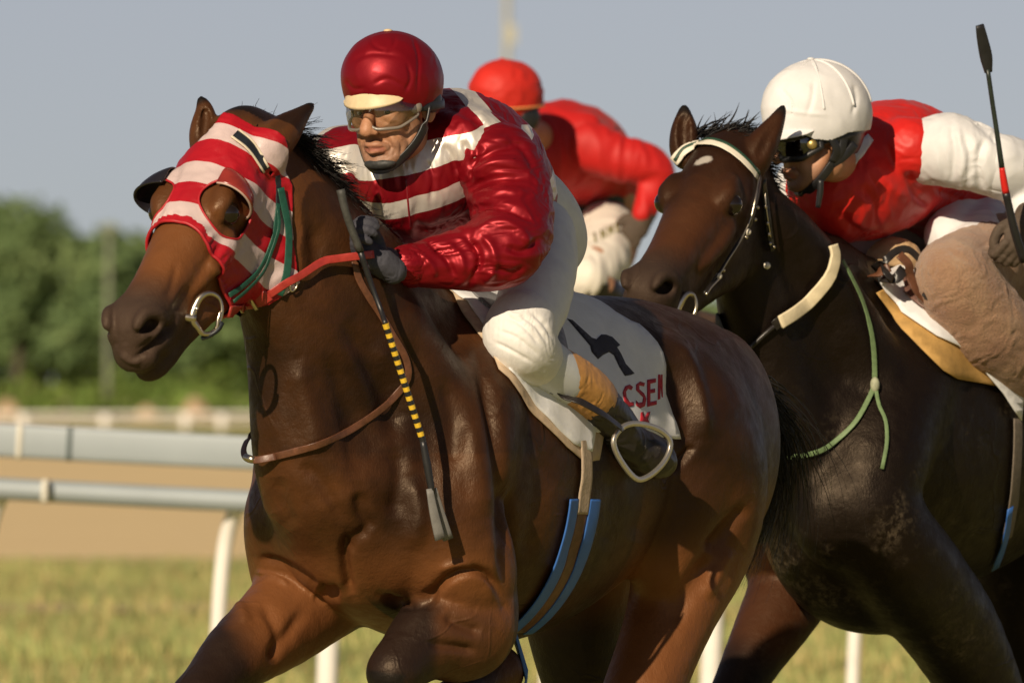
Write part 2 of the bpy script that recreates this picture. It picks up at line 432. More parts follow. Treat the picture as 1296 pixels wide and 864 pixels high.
for u, v0, hw, ww, mt in ((25, 556.5, 23.0, 3.5, M_railjoint), (88, 556.5, 22.2, 3, M_raildark), (57, 618, 15.2, 4, M_railjoint)):
    c = RP(u, v0 + RS(u), YR)
    part('joint_sleeve', poly_mesh('joint_sleeve', *sweep([c - np.array((ww * KR, 0, -ww * sl * KR)), c + np.array((ww * KR, 0, -ww * sl * KR))], [1, 1], 20, flat=(hw * KR, 14.6 * KR if v0 < 600 else hw * KR), up=(0, -1, 0), n=1)), mt, rail)
for u, pr in [(x, 10) for x in range(-5000, -100, 294)] + [(-6, 10), (292, 10), (432, 14), (708, 8), (917, 14), (1097, 9)] + [(x, 10) for x in range(1400, 5100, 294)]:
    vt = 618 + RS(u)
    pts = [RP(u + 12, vt + 4, YR + .05), RP(u + 4, vt + 18, YR + .12), RP(u - 6, vt + 50, YR + .16), RP(u - 13, vt + 110, YR + .17), RP(u - 17, vt + 190, YR + .17), RP(u - 21, 940 + RS(u) * .6, YR + .17), RP(u - 22, 945 + RS(u) * .6, YR + .17)]
    part('post', poly_mesh('post', *sweep(pts, [pr * KR] * 7, 14)), M_railwhite, rail)
# far white rail beyond the track
YF = Yof(548); KF = (CAM_D + YF) / FPX
rail3 = thing('running_rail', 'distant blurred white rail beyond the sand track at left', 'rail', P(200, 550, YF))
part('top_bar', poly_mesh('top_bar', *sweep([np.array(P(u, 524, YF)) for u in (-5000, 300, 6000)], [2.2 * KF] * 3, 8, n=1)), M_railwhite, rail3)
part('lower_bar', poly_mesh('lower_bar', *sweep([np.array(P(u, 535, YF)) for u in (-5000, 300, 6000)], [1.5 * KF] * 3, 8, n=1)), M_railwhite, rail3)
for u in list(range(-2400, -100, 100)) + [-60, 30, 133, 235, 281, 380] + list(range(480, 3600, 100)):
    part('post', poly_mesh('post', *sweep([np.array(P(u, 523, YF)), np.array(P(u, 547, YF))], [6 * KF] * 2, 8, n=1)), M_railwhite, rail3)

# wood beyond the course : trunks and thousands of leaf clumps, one far mass
def leaf_mat(name, c0, c1, c2):
    m, nt, b = newmat(name); n = noise_node(nt, .55, 3, .6); nt.links.new(ramp(nt, n, [(.3, c0), (.5, c1), (.72, c2)]), b.inputs['Base Color'])
    b.inputs['Roughness'].default_value = .75; b.inputs['Specular IOR Level'].default_value = .15; return m
M_leaf = leaf_mat('wood_leaf', (.075, .12, .048), (.125, .185, .072), (.19, .25, .10))
M_leaf2 = leaf_mat('bush_leaf', (.09, .15, .03), (.14, .21, .045), (.21, .27, .07))
M_bark = simple('bark', (.09, .07, .05), .9, .3, 4, .4, .02)
def leaves(centres, radii, per, size):
    """random small quads spread through lumpy ellipsoids"""
    Vs = []
    for c, r in zip(centres, radii):
        n = per; d = RNG.normal(size=(n, 3)); d /= np.linalg.norm(d, axis=1)[:, None]
        rad = RNG.uniform(.45, 1.0, n) ** .5; lump = 1 + .22 * np.sin(d[:, 0] * 5 + c[0]) * np.cos(d[:, 2] * 6 + c[2])
        p = c + d * r * (rad * lump)[:, None]
        t1 = RNG.normal(size=(n, 3)); t1 /= np.linalg.norm(t1, axis=1)[:, None]; t2 = np.cross(t1, d); t2 /= np.linalg.norm(t2, axis=1)[:, None] + 1e-9
        s = RNG.uniform(.5, 1.3, n)[:, None] * size
        Vs.append(np.stack([p - t1 * s, p - t2 * s * .7, p + t1 * s, p + t2 * s * .7], 1).reshape(-1, 3))
    V = np.concatenate(Vs); return V, np.arange(len(V)).reshape(-1, 4)
YW = 455.0; KW = (CAM_D + YW) / FPX
tops = [(-320, 250), (-230, 285), (-150, 240), (-60, 262), (18, 252), (55, 262), (105, 296), (140, 285), (182, 290), (235, 320), (290, 330), (350, 345), (420, 352), (500, 360), (590, 365), (680, 372), (770, 380), (860, 372), (960, 380), (1060, 365), (1160, 372), (1260, 360), (1360, 370), (1460, 360)]
tops = [(u + RNG.normal(0, 18), 262 + 40 * math.sin(u * .011) + RNG.normal(0, 16)) for u in range(-3200, -360, 85)] + tops + [(u + RNG.normal(0, 18), 340 + 30 * math.sin(u * .013) + RNG.normal(0, 14)) for u in range(1540, 4400, 85)]
cs, rs = [], []; tr = MB()
for i, (u, vt) in enumerate(tops):
    Y = YW + RNG.uniform(-14, 14); k = (CAM_D + Y) / FPX; base = np.array(P(u, vt, Y)); hgt = base[2]
    tr.add(sweep([(base[0], Y, -.1), (base[0] + .2, Y, hgt * .35), (base[0] + .1, Y, hgt * .75)], [.22, .16, .05], 7))
    for j in range(9):
        q = np.array((base[0] + RNG.normal(0, 1.3), Y + RNG.normal(0, 1.2), hgt * RNG.uniform(.28, .86))); 
        if j == 0: q = np.array((base[0], Y, hgt - 1.3))
        if j == 1: q = np.array((base[0] - .4, Y, hgt * .5))
        rr = RNG.uniform(.95, 1.7); cs.append(q); rs.append(np.array((rr * 1.15, rr, rr * .95)))
V, Q = leaves(cs, rs, 330, .24)
wood = struct('wood', np_mesh('wood', V, Q, False), M_leaf, 'stuff')
trunks = part('trunk', tr.mesh('trunk'), M_bark, wood)
# dense under-storey and a lighter hedge of shrubs in front of the wood
cs, rs = [], []
for u in np.linspace(-3200, 4400, 340):
    Y = YW + RNG.uniform(2, 14); k = (CAM_D + Y) / FPX; q = np.array(P(u, 0, Y)); cs.append(np.array((q[0], Y, RNG.uniform(1.2, 2.8)))); rs.append(np.array((1.7, 1.2, RNG.uniform(1.6, 2.6))))
V, Q = leaves(cs, rs, 170, .30); u_ = struct('undergrowth', np_mesh('undergrowth', V, Q, False), M_leaf, 'stuff')
cs, rs = [], []
YH = 400.0
for u in np.linspace(-3200, 4400, 420):
    Y = YH + RNG.uniform(-8, 8); q = np.array(P(u + RNG.normal(0, 6), 0, Y)); h = RNG.uniform(.7, 1.7) * (1.25 if 130 < u < 300 else 1); cs.append(np.array((q[0], Y, h * .5))); rs.append(np.array((RNG.uniform(.7, 1.4), .8, h * .6)))
V, Q = leaves(cs, rs, 120, .16); u_ = struct('hedge', np_mesh('hedge', V, Q, False), M_leaf2, 'stuff')
# sandy heaps and pale poles in front of the wood
def mound(name, label, u, v, w, h, Y, mat):
    c = np.array(P(u, v, Y)); k = (CAM_D + Y) / FPX; V = []; F = []; n = 18; r = 6
    for i in range(r + 1):
        for j in range(n):
            a = 2 * math.pi * j / n; q = i / r; rr = 1 + .15 * math.sin(3 * a + u)
            V.append((c[0] + math.cos(a) * w * k * q * rr, Y + math.sin(a) * w * k * q * rr, -.05 + h * k * (math.cos(q * math.pi) * .5 + .5)))
    for i in range(r):
        for j in range(n): F.append((i * n + j, (i + 1) * n + j, (i + 1) * n + (j + 1) % n, i * n + (j + 1) % n))
    return tag(part(name, poly_mesh(name, V, F), mat, None), label, 'mound')
M_heap = mat_sand('heap_sand', (.46, .33, .20), (.54, .40, .26))
mound('sand_heap', 'low beige sand heap at the left edge below the trees', 8, 505, 28, 28, 372, M_heap)
mound('sand_heap', 'pale sand heap below the trees near the horse muzzle', 186, 505, 24, 20, 370, M_heap)
mound('sand_heap', 'tall pinkish sand heap under the front horse chin', 246, 505, 30, 30, 374, M_heap)
M_pole = simple('pole_pale', (.20, .22, .15), .6, .08, 3, 0)
pole = thing('lamp_mast', 'pale slim mast rising in front of the trees left of the horse head', 'mast', P(136, 510, 330))
kp = (CAM_D + 330) / FPX
part('shaft', poly_mesh('shaft', *sweep([P(136, 505, 330), P(137, 400, 330), P(138, 292, 330)], [4.2 * kp, 3.8 * kp, 3.4 * kp], 10)), M_pole, pole)
part('lamp', MB().box(np.array(P(138, 288, 330)), (9 * kp, .2, 4 * kp)).mesh('lamp', False), M_pole, pole)
kp = (CAM_D + 300) / FPX; M_mast = simple('mast_pale', (.40, .385, .29), .6, .08, 3, 0)
mast = thing('floodlight_mast', 'tall pale yellowish floodlight mast in the sky above the riders', 'mast', P(640, 560, 300))
part('shaft', poly_mesh('shaft', *sweep([P(640, 530, 300), P(641, 200, 300), P(642, -120, 300)], [5.5 * kp, 4.6 * kp, 4 * kp], 10)), M_mast, mast)
part('floodlight', MB().box(np.array(P(647, 44, 300)), (6 * kp, .15, 12 * kp)).mesh('floodlight', False), M_mast, mast)
part('lamp_head', MB().box(np.array(P(642, -125, 300)), (45 * kp, .3, 22 * kp)).mesh('lamp_head', False), M_mast, mast)
# ------------------------------------------------------------------ horses
class Horse:
    """local axes: a forward, b to the horse's left, z up; origin on the withers; px units of its own distance"""
    def __init__(s, O, S, theta, Y0):
        s.O = np.array(O, float); s.S = S; s.Y0 = Y0; c, q = math.cos(math.radians(theta)), math.sin(math.radians(theta)); s.c, s.s = c, q
        s.F = Frame(O, (-c, 0, -q), (q, 0, -c), (0, -1, 0))
    def loc(s, u, v, b):                       # picture point at lateral offset b (metres) -> local px
        bp = b * s.S; return np.array([(s.s * bp - (u - s.O[0])) / s.c, bp, -(v - s.O[1])])
    def uvd(s, u, v, b): return s.F.out(s.loc(u, v, b))
    def W(s, u, v, b): return uvd_world(s.uvd(u, v, b), s.Y0)
    def m(s, p): return np.array(p, float) * s.S
    def world(s, local): return uvd_world(s.F.out(local), s.Y0)
    def px(s, mm): return mm * (CAM_D + s.Y0) / FPX      # picture px -> metres at this distance

def head_frame(poll, muzzle_dir, phi):
    a = unit(muzzle_dir); l = np.array([math.sin(math.radians(phi)), 0, -math.cos(math.radians(phi))]); l = unit(l - a * (l @ a)); n = np.cross(a, l)
    return Frame(poll, a, n, l)

def horse_prims(H, HF, hs, legs, poll, ears, neck_mid=None):
    S = H.S; m = lambda *p: np.array(p) * S; G = H.F; out = []
    def T(rows, k=.03, s=(1, 1, 1), n=3): return tube([[x * S for x in r] for r in rows], k * S, s, G, n)
    def E(c, r, k=.05, op='u'): return ell(m(*c), m(*r), k * S, G, op)
    # trunk
    out += T([(.30, 0, -.42, .27), (.12, 0, -.40, .33), (-.08, 0, -.40, .36), (-.32, 0, -.38, .348), (-.56, 0, -.345, .30), (-.80, 0, -.305, .245), (-.95, 0, -.29, .20)], .05, (1, .80, 1))
    out += T([(.14, 0, -.10, .075), (.0, 0, -.055, .06), (-.16, 0, -.075, .06), (-.4, 0, -.10, .07)], .10)
    out += [E((-.84, 0, -.225), (.34, .23, .20), .08), E((-.55, 0, -.12), (.3, .16, .09), .1)]
    for q in (1, -1):
        out += [E((-.88, .12 * q, -.325), (.29, .165, .265), .06), E((-1.08, .095 * q, -.33), (.15, .125, .25), .05),
                E((-.66, .185 * q, -.15), (.09, .055, .05), .07)]
    out += T([(-1.10, 0, -.11, .055), (-1.20, 0, -.15, .045), (-1.29, 0, -.22, .034)], .05)
    # shoulders and chest
    for q, L in ((1, legs['sh_l']), (-1, legs['sh_r'])):
        ps = np.array(L)                       # point of shoulder
        out += T([(.02, .11 * q, -.10, .07), (.14, .150 * q, -.22, .105), (ps[0] - .10, ps[1] * .96, ps[2] + .14, .115), (ps[0] - .03, ps[1], ps[2], .10)], .05)
        out += [E((ps[0] + .0, ps[1] * .62, ps[2] - .02), (.12, .105, .145), .035)]
        out += [E((-.02, .19 * q, -.30), (.13, .07, .20), .07)]
    out += [E((.38, 0, -.40), (.15, .13, .17), .06)]
    # neck : three stacked chains so that crest, mid and underside read separately
    pl = poll / S; rows = legs['neck']
    out += T(rows, .05, (1, .50, 1), 4)
    out += T(legs['crest'], .05, (1, .8, 1), 4)
    out += T(legs['under'], .04, (1, 1, 1), 4)
    for q in (1, -1):
        sd = legs.get('side', 0.0); out += T([(pl[0] - .05, pl[1] + .05 * q, pl[2] - .10 - sd, .05 - sd * .2), (pl[0] * .72, pl[1] * .7 + .085 * q, pl[2] * .38 - .02 - sd * 1.4, .075 - sd * .2), (.33, .125 * q, -.18 - sd, .09), (.26, .16 * q, -.36, .08)], .05)
    for key in ('fl', 'fr', 'hl', 'hr'):
        for chain in legs[key]: out += T(chain[1:], chain[0])
    for h0 in legs['hoof']:
        out += tube([[*(np.array(h0[0]) * S), .045 * S], [*(np.array(h0[1]) * S), .062 * S]], .012 * S, (1, 1, 1), G)
    # head, px of a 379 long head
    def h3(r): return [x * hs for x in r]
    def TH(rows, k=14, s=(1, 1, 1), n=3, op='u'): return tube([h3(r) for r in rows], k * hs, s, HF, n, op)
    def EH(c, r, k=12, op='u'): return ell(h3(c), h3(r), k * hs, HF, op)
    out += TH([(10, -20, 0, 40), (60, -14, 0, 43), (130, -15, 0, 43), (200, -9, 0, 35), (270, -2, 0, 29), (335, 4, 0, 30)], 14, (1, 1, 1.08))
    out += TH([(110, -52, 0, 46), (200, -46, 0, 40), (270, -38, 0, 34), (330, -24, 0, 34)], 16, (1, 1, .80))
    for q in (1, -1):
        out += [EH((128, -78, 27 * q), (74, 58, 22), 18)]
        out += TH([(150, -104, 20 * q, 24), (225, -84, 14 * q, 19), (295, -66, 4 * q, 18), (345, -56, 0, 19)], 12)
        out += [EH((128, 17, 43 * q), (30, 13, 13), 12), EH((100, -30, 40 * q), (34, 30, 16), 14)]
        out += TH([(160, -26, 46 * q, 9), (205, -28, 40 * q, 8), (250, -24, 33 * q, 6)], 12)
        out += [EH((340, 12, 18 * q), (32, 26, 18), 12)]
    out += [EH((348, -4, 0), (36, 40, 35), 12), EH((372, -20, 0), (19, 27, 29), 8), EH((350, -58, 0), (26, 15, 23), 6)]
    for q in (1, -1):                           # nostrils, eye sockets, lids
        out += [ell((0, 0, 0), np.array([22, 13, 16]) * hs, 5 * hs, Frame(HF.out(h3((355, 24, 29 * q))), *(unit(HF.R[0] * .75 + HF.R[1] * .65), unit(-HF.R[0] * .65 + HF.R[1] * .75), HF.R[2])), 's')]
        out += TH([(330, 0, 34 * q, 4), (334, 20, 33 * q, 5), (350, 35, 27 * q, 4.5), (370, 32, 22 * q, 4)], 9)
        pass
        out += TH([(120, 2, 49 * q, 5), (134, 17, 50 * q, 6), (152, 9, 48 * q, 5)], 7) + TH([(120, 2, 49 * q, 4), (138, -10, 49 * q, 4.5), (154, 5, 47 * q, 4)], 7)
    out += TH([(392, -40, -6, 5), (384, -42, 16, 6), (360, -42, 34, 6), (330, -40, 38, 5), (300, -42, 38, 4)], 5, op='s') + TH([(392, -40, 6, 5), (384, -42, -16, 6), (360, -42, -34, 6), (330, -40, -38, 5), (300, -42, -38, 4)], 5, op='s')
    for e in ears:                              # ears are given in (u,v,d)
        out += tube(e['outer'], 7 * hs, (1, 1, 1), IDENT, 5)
        if 'cut' in e: out += tube(e['cut'], 4 * hs, (1, 1, 1), IDENT, 4, 's')
    return out

# --------- horse in front (bay, number cloth)
H1 = Horse((555, 374, 0), 570.0, 60.0, 0.0)
poll1 = np.array((297, 168, -345.))
HF1 = head_frame(poll1, (-134, 272, -222), 60)
pl1 = H1.F.inn(poll1) / H1.S
def lm(H, u, v, b): return H.loc(u, v, b) / H.S
def chain(H, k, rows): return [k] + [(*lm(H, u, v, b), r) for u, v, b, r in rows]
legs1 = dict(
    sh_l=lm(H1, 552, 650, .19), sh_r=lm(H1, 374, 640, -.17),
    neck=[(.20, 0, -.30, .30), (.38, 0, -.14, .255), (.53, -.03, .05, .19), (.64, -.07, .20, .155), (pl1[0] - .02, pl1[1], pl1[2] - .10, .125)],
    crest=[(.06, 0, -.10, .09), (.25, 0, .045, .06), (.45, -.03, .175, .05), (.62, -.065, .28, .05), (pl1[0] - .03, pl1[1], pl1[2] - .03, .06)],
    under=[(.50, -.01, -.42, .135), (.575, -.03, -.27, .09), (.605, -.05, -.08, .07), (.64, -.075, .06, .06)],
    fl=[chain(H1, .035, [(555, 655, .18, .115), (578, 705, .20, .115), (594, 755, .20, .095)]),
        chain(H1, .02, [(596, 765, .20, .098), (584, 795, .19, .112), (546, 806, .17, .086), (514, 834, .155, .062), (498, 852, .15, .057)]),
        chain(H1, .015, [(498, 852, .15, .056), (512, 885, .145, .036), (545, 890, .14, .030), (580, 880, .135, .042), (600, 868, .13, .030)])],
    fr=[chain(H1, .035, [(374, 655, -.17, .11), (388, 700, -.20, .118), (400, 745, -.20, .118)]),
        chain(H1, .02, [(402, 745, -.19, .115), (352, 790, -.20, .096), (300, 830, -.20, .075), (262, 868, -.20, .054), (240, 895, -.20, .056)]),
        chain(H1, .015, [(240, 895, -.20, .05), (190, 975, -.20, .034), (145, 1050, -.20, .034), (128, 1080, -.20, .044), (100, 1110, -.20, .034)])],
    hl=[chain(H1, .05, [(840, 540, .14, .185), (872, 610, .16, .155), (880, 690, .165, .108), (852, 770, .165, .084), (818, 862, .16, .072), (798, 915, .16, .062)]),
        chain(H1, .05, [(852, 600, .18, .11), (850, 650, .19, .08), (838, 720, .18, .055)]),
        chain(H1, .02, [(798, 915, .16, .058), (770, 1000, .15, .036), (740, 1090, .14, .034), (725, 1130, .14, .046), (700, 1165, .14, .036)])],
    hr=[chain(H1, .05, [(755, 540, -.12, .17), (735, 640, -.16, .15), (730, 740, -.17, .115), (738, 850, -.16, .080), (770, 930, -.15, .062)]),
        chain(H1, .02, [(770, 930, -.15, .058), (790, 1020, -.15, .036), (790, 1110, -.15, .034), (786, 1145, -.15, .046), (770, 1180, -.15, .036)])],
    hoof=[(lm(H1, 606, 864, .13), lm(H1, 628, 850, .13)), (lm(H1, 98, 1112, -.20), lm(H1, 78, 1140, -.20)),
          (lm(H1, 698, 1167, .14), lm(H1, 680, 1200, .14)), (lm(H1, 768, 1182, -.15), lm(H1, 752, 1215, -.15))])
ears1 = [dict(outer=[(330, 204, -372, 21), (340, 186, -366, 24), (360, 166, -350, 19), (381, 146, -330, 8.5), (396, 132, -318, 1.8)],
              cut=[(345, 160, -392, 7), (366, 145, -368, 7), (384, 135, -342, 3.5)]),
         dict(outer=[(256, 186, -352, 13), (257, 168, -350, 14), (259, 152, -345, 11.5), (259, 138, -339, 7), (254, 125, -336, 2)],
              cut=[(257, 172, -368, 4), (260, 156, -361, 5), (260, 141, -350, 3.5)])]
def grooves(H, rows, k):                       # creases between muscles: picture points at lateral offsets
    return tube([(*H.loc(u, v, b), r * H.S) for u, v, b, r in rows], k * H.S, (1, 1, 1), H.F, 3, 's')
VOX1 = 3.0
fld1 = Field(H1.F, (-790, -215, -960), (760, 215, 285), VOX1)
fld1.add(horse_prims(H1, HF1, 1.0, legs1, H1.F.inn(poll1), ears1))
# ------------------------------------------------------------------ front horse : body, eyes, mane, tail
def mat_coat(name, base, light, dark, rough=.42, dirt=0.0):
    m, nt, b = newmat(name)
    n1 = noise_node(nt, 3.2, 4, .6); n2 = noise_node(nt, 26, 5, .65); n3 = noise_node(nt, 1.0, 3, .6, scaled_vec(nt, (260, 260, 90)))
    c = ramp(nt, n1, [(.36, base), (.64, light)])
    c = mixc(nt, math_node(nt, 'MULTIPLY', n2, .5), c, tuple(x * .5 for x in base)); c = mixc(nt, math_node(nt, 'MULTIPLY', n3, .35), c, tuple(x * .45 for x in base))
    c = mixc(nt, attr(nt, 'tan'), c, tuple(min(1, x * 1.55) for x in light))
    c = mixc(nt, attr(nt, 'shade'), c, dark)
    c = mixc(nt, attr(nt, 'muzzle'), c, (.040, .028, .022))
    c = mixc(nt, attr(nt, 'black'), c, (.007, .006, .006))
    if dirt:
        n4 = noise_node(nt, 5, 6, .7); n5 = noise_node(nt, 60, 4, .7, dist=.4)
        f = math_node(nt, 'MULTIPLY', ramp(nt, n4, [(.52, (0, 0, 0)), (.7, (1, 1, 1))]), ramp(nt, n5, [(.45, (0, 0, 0)), (.65, (1, 1, 1))]))
        c = mixc(nt, math_node(nt, 'MULTIPLY', f, math_node(nt, 'MULTIPLY', attr(nt, 'dirt'), dirt)), c, (.22, .17, .11))
    if name != 'coat_front': c = mixc(nt, attr(nt, 'white'), c, (.72, .66, .58))
    nt.links.new(c, b.inputs['Base Color'])
    nt.links.new(math_node(nt, 'ADD', ramp(nt, n2, [(.3, (rough * .8,) * 3), (.75, (rough * 1.35,) * 3)]), math_node(nt, 'MULTIPLY', attr(nt, 'muzzle'), .22)), b.inputs['Roughness'])
    b.inputs['Specular IOR Level'].default_value = .34; b.inputs['Specular Tint'].default_value = (1, .80, .60, 1); b.inputs['Sheen Weight'].default_value = 0; b.inputs['Sheen Roughness'].default_value = .4
    # veins, skin folds and hair grain
    v = nt.nodes.new('ShaderNodeTexVoronoi'); v.feature = 'DISTANCE_TO_EDGE'; v.inputs['Scale'].default_value = 5.5
    wv = nt.nodes.new('ShaderNodeTexNoise'); wv.inputs['Scale'].default_value = 5; g = nt.nodes.new('ShaderNodeTexCoord'); nt.links.new(g.outputs['Object'], wv.inputs['Vector'])
    mv = nt.nodes.new('ShaderNodeMix'); mv.data_type = 'VECTOR'; mv.inputs[0].default_value = .22; nt.links.new(g.outputs['Object'], mv.inputs[4]); nt.links.new(wv.outputs['Color'], mv.inputs[5])
    nt.links.new(mv.outputs[1], v.inputs['Vector'])
    vein = ramp(nt, v.outputs['Distance'], [(0.0, (1, 1, 1)), (.035, (0, 0, 0))])
    vm = math_node(nt, 'MULTIPLY', vein, ramp(nt, noise_node(nt, 2.6, 2, .5), [(.5, (0, 0, 0)), (.62, (1, 1, 1))]))
    p = bump(nt, b, vm, .30, .006); p = bump(nt, b, n1, .45, .02, p); p = bump(nt, b, noise_node(nt, 9, 5, .62), .35, .016, p); p = bump(nt, b, n2, .30, .006, p); bump(nt, b, n3, .45, .002, p)
    return m
M_hair = simple('black_hair', (.014, .012, .011), .42, .5, 30, 0, spec=.35)
M_eye = simple('eye_dark', (.010, .006, .004), .07, .1, 5, 0, spec=.6)
M_hoof = simple('hoof_horn', (.05, .045, .04), .5, .2, 20, .2)

V1, Q1 = fld1.surface(0, 2)
def sculpt(H, V, Q, strokes):
    """creases and ridges: polylines on the side of a body or garment that faces the photographer"""
    G = H.F if H is not None else IDENT; N = vnormals(V, Q); U = G.out(V); Nu = N @ G.R; vis = sstep(.02, .25, -Nu[:, 2]); off = np.zeros(len(V))
    for pts, wid, dep in strokes:
        q = crom([(x, y) for x, y in pts], 6) if len(pts) > 2 else np.array(pts, float); lo, hi = q.min(0) - 3 * wid, q.max(0) + 3 * wid
        m = np.where((U[:, 0] > lo[0]) & (U[:, 0] < hi[0]) & (U[:, 1] > lo[1]) & (U[:, 1] < hi[1]) & (vis > 0))[0]
        if not len(m): continue
        p = U[m, :2]; best = np.full(len(m), 1e9); tb = np.zeros(len(m))
        for i in range(len(q) - 1):
            ab = q[i + 1] - q[i]; t = np.clip(((p - q[i]) @ ab) / (ab @ ab + 1e-9), 0, 1); d = np.linalg.norm(p - q[i] - t[:, None] * ab, axis=1)
            tb = np.where(d < best, (i + t) / (len(q) - 1), tb); best = np.minimum(best, d)
        fade = np.clip(np.minimum(tb, 1 - tb) * 5, 0.15, 1); off[m] += dep * np.exp(-(best / wid) ** 2) * fade * vis[m]
    return V + N * off[:, None]
STROKES1 = [([(378, 585), (400, 602), (420, 632), (438, 668)], 9, -4), ([(441, 672), (436, 700), (439, 730), (446, 756)], 6, -8), ([(398, 747), (414, 752), (430, 750)], 8, -16),
    ([(482, 752), (505, 764), (532, 760), (552, 742)], 6, -8), ([(470, 668), (448, 682), (440, 700)], 7, -5), ([(538, 776), (554, 744), (578, 726), (604, 722), (626, 736), (638, 766)], 6, -8), ([(552, 722), (580, 714), (604, 722)], 5, 3),
    ([(322, 706), (352, 712), (384, 730), (404, 748)], 6, -6), ([(322, 722), (345, 728), (368, 742)], 4, 3), ([(418, 440), (436, 500), (448, 560), (452, 610)], 15, -6), ([(372, 450), (392, 520), (404, 580)], 16, 5),
    ([(432, 400), (466, 455), (490, 510), (500, 560)], 13, -5), ([(470, 430), (500, 480), (520, 540)], 15, 4), ([(500, 560), (505, 610), (495, 660)], 12, -5), ([(520, 600), (530, 650), (520, 700)], 14, 5),
    ([(600, 430), (622, 520), (634, 600), (640, 690), (642, 770)], 9, -9), ([(590, 520), (606, 590), (614, 660)], 15, 5), ([(560, 470), (575, 540), (570, 600)], 13, -4), ([(455, 620), (460, 650), (475, 672)], 9, -5), ([(350, 600), (356, 640), (372, 672)], 12, -4),
    ([(852, 425), (875, 465), (890, 515), (892, 560)], 9, 5), ([(838, 440), (858, 490), (868, 540), (866, 575)], 10, -5), ([(880, 562), (862, 582), (848, 596)], 5, -6), ([(948, 636), (920, 668), (892, 700)], 8, -6), ([(905, 700), (870, 745), (850, 800)], 12, -4), ([(925, 690), (890, 760)], 9, 4),
    ([(690, 560), (680, 640), (660, 720)], 14, -3), ([(735, 600), (730, 660), (712, 720)], 13, -2.5), ([(775, 590), (775, 650), (760, 700)], 13, -2.5), ([(815, 585), (818, 640), (806, 690)], 14, -4),
    ([(560, 775), (585, 790), (612, 800)], 7, -5), ([(540, 812), (575, 818), (605, 824)], 6, -5), ([(330, 760), (352, 800), (345, 835)], 8, -4), ([(300, 760), (312, 790)], 9, 4), ([(385, 770), (360, 810), (340, 840)], 8, -4),
    ([(262, 328), (272, 340), (284, 352)], 6, 3.5), ([(225, 330), (218, 360), (210, 380)], 5, -2.5), ([(240, 360), (228, 378), (220, 396)], 4, -3), ([(150, 420), (146, 440)], 3, -1.5), ([(160, 418), (157, 438)], 3, -1.5), ([(196, 425), (185, 436), (172, 444)], 4, -2.5), ([(214, 415), (200, 436), (184, 452)], 4, -3),
    ([(219, 404), (208, 424), (192, 440), (170, 453)], 3.2, -8), ([(226, 398), (214, 430), (206, 452)], 5, 2.5), ([(146, 372), (144, 400), (147, 430)], 4, -2), ([(152, 446), (164, 456), (180, 458)], 4, 3), ([(395, 280), (400, 330), (385, 380)], 10, -4), ([(372, 240), (382, 290), (376, 330)], 9, 3)]
STROKES1 = [(p, w, d * (1.45 if min(q[1] for q in p) > 380 and abs(d) < 10 else 1)) for p, w, d in STROKES1]
V1 = sculpt(H1, V1, Q1, STROKES1)
U1 = H1.F.out(V1); T1 = HF1.inn(U1); W1 = H1.world(V1)
def coat_attrs(H, V, T, hs, legblack, sh=1.0):
    a, b, z = (V / H.S).T; t, h, w = (T / hs).T; inhead = (np.abs(w) < 80) & (h > -150) & (h < 60) & (t > -20)
    nz = noise3(V / H.S, 6, 1) * .06
    black = np.zeros(len(V))
    for (f, z0, z1) in legblack: black = np.maximum(black, f(a, b, z) * sstep(z0, z1, -(z + nz)))
    ear = np.zeros(len(V))
    muz = np.where(inhead, sstep(255, 335, t + 60 * nz + np.where(h < -40, 25, 0)), 0) * .9
    crestd = a * 0
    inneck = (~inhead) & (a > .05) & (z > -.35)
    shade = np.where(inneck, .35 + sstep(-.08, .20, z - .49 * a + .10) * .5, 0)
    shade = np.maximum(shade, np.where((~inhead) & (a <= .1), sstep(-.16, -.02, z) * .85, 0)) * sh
    barrel = np.where((a < .12) & (z > -.75), sstep(.12, -.12, a) if False else (1 - sstep(-.14, .12, a)) * .78, 0) * (1 - sstep(.50, .62, -z) * sstep(.45, .55, -a)); shade = np.maximum(shade, barrel * sh)  # dark bay coat, with the shade on neck and flank painted in too
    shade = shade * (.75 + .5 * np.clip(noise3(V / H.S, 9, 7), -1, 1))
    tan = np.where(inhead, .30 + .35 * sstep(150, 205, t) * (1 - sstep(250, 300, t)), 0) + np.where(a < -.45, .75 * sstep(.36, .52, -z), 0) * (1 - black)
    tan = tan + np.where((a > .2) & (z < -.50), .75 * sstep(.50, .66, -z), 0)  # lower chest and forelegs lightened: sunlit tone painted into the coat
    ed = np.sqrt((t - 141) ** 2 + (h - 2) ** 2 + (np.abs(w) - 47) ** 2); black = np.maximum(black, np.where(inhead, .6 * (1 - sstep(15, 22, ed)), 0))
    return dict(black=black, muzzle=muz, shade=shade, tan=np.clip(tan, 0, 1))
leg_f_r = lambda a, b, z: ((b < -.02) & (a > .45)).astype(float)
leg_f_l = lambda a, b, z: ((b > .02) & (a > .12)).astype(float)
hind = lambda a, b, z: (a < -.25).astype(float)
at1 = coat_attrs(H1, V1, T1, 1.0, [(lambda a, b, z: leg_f_r(a, b, z) * sstep(.54, .68, a + noise3(np.stack([a, b, z], 1), 14, 3) * .03), .60, .70), (lambda a, b, z: leg_f_l(a, b, z) * sstep(.45, .5, a), .80, .86), (hind, .93, 1.02), (lambda a, b, z: ((b < 0) & (a < -.2)) * 1.0, .62, .8)])  # last entry blackens the far hind leg, its shadow painted into the coat
cq = crom(np.array(legs1['crest']), 6); cl_ = np.min([np.linalg.norm(V1 - (c[:3] + np.array((0, 0, c[3]))) * H1.S, axis=1) for c in cq[5:]], 0); at1['black'] = np.maximum(at1['black'], .95 * (1 - sstep(18, 40, cl_ + 9 * noise3(V1, .05, 12))))
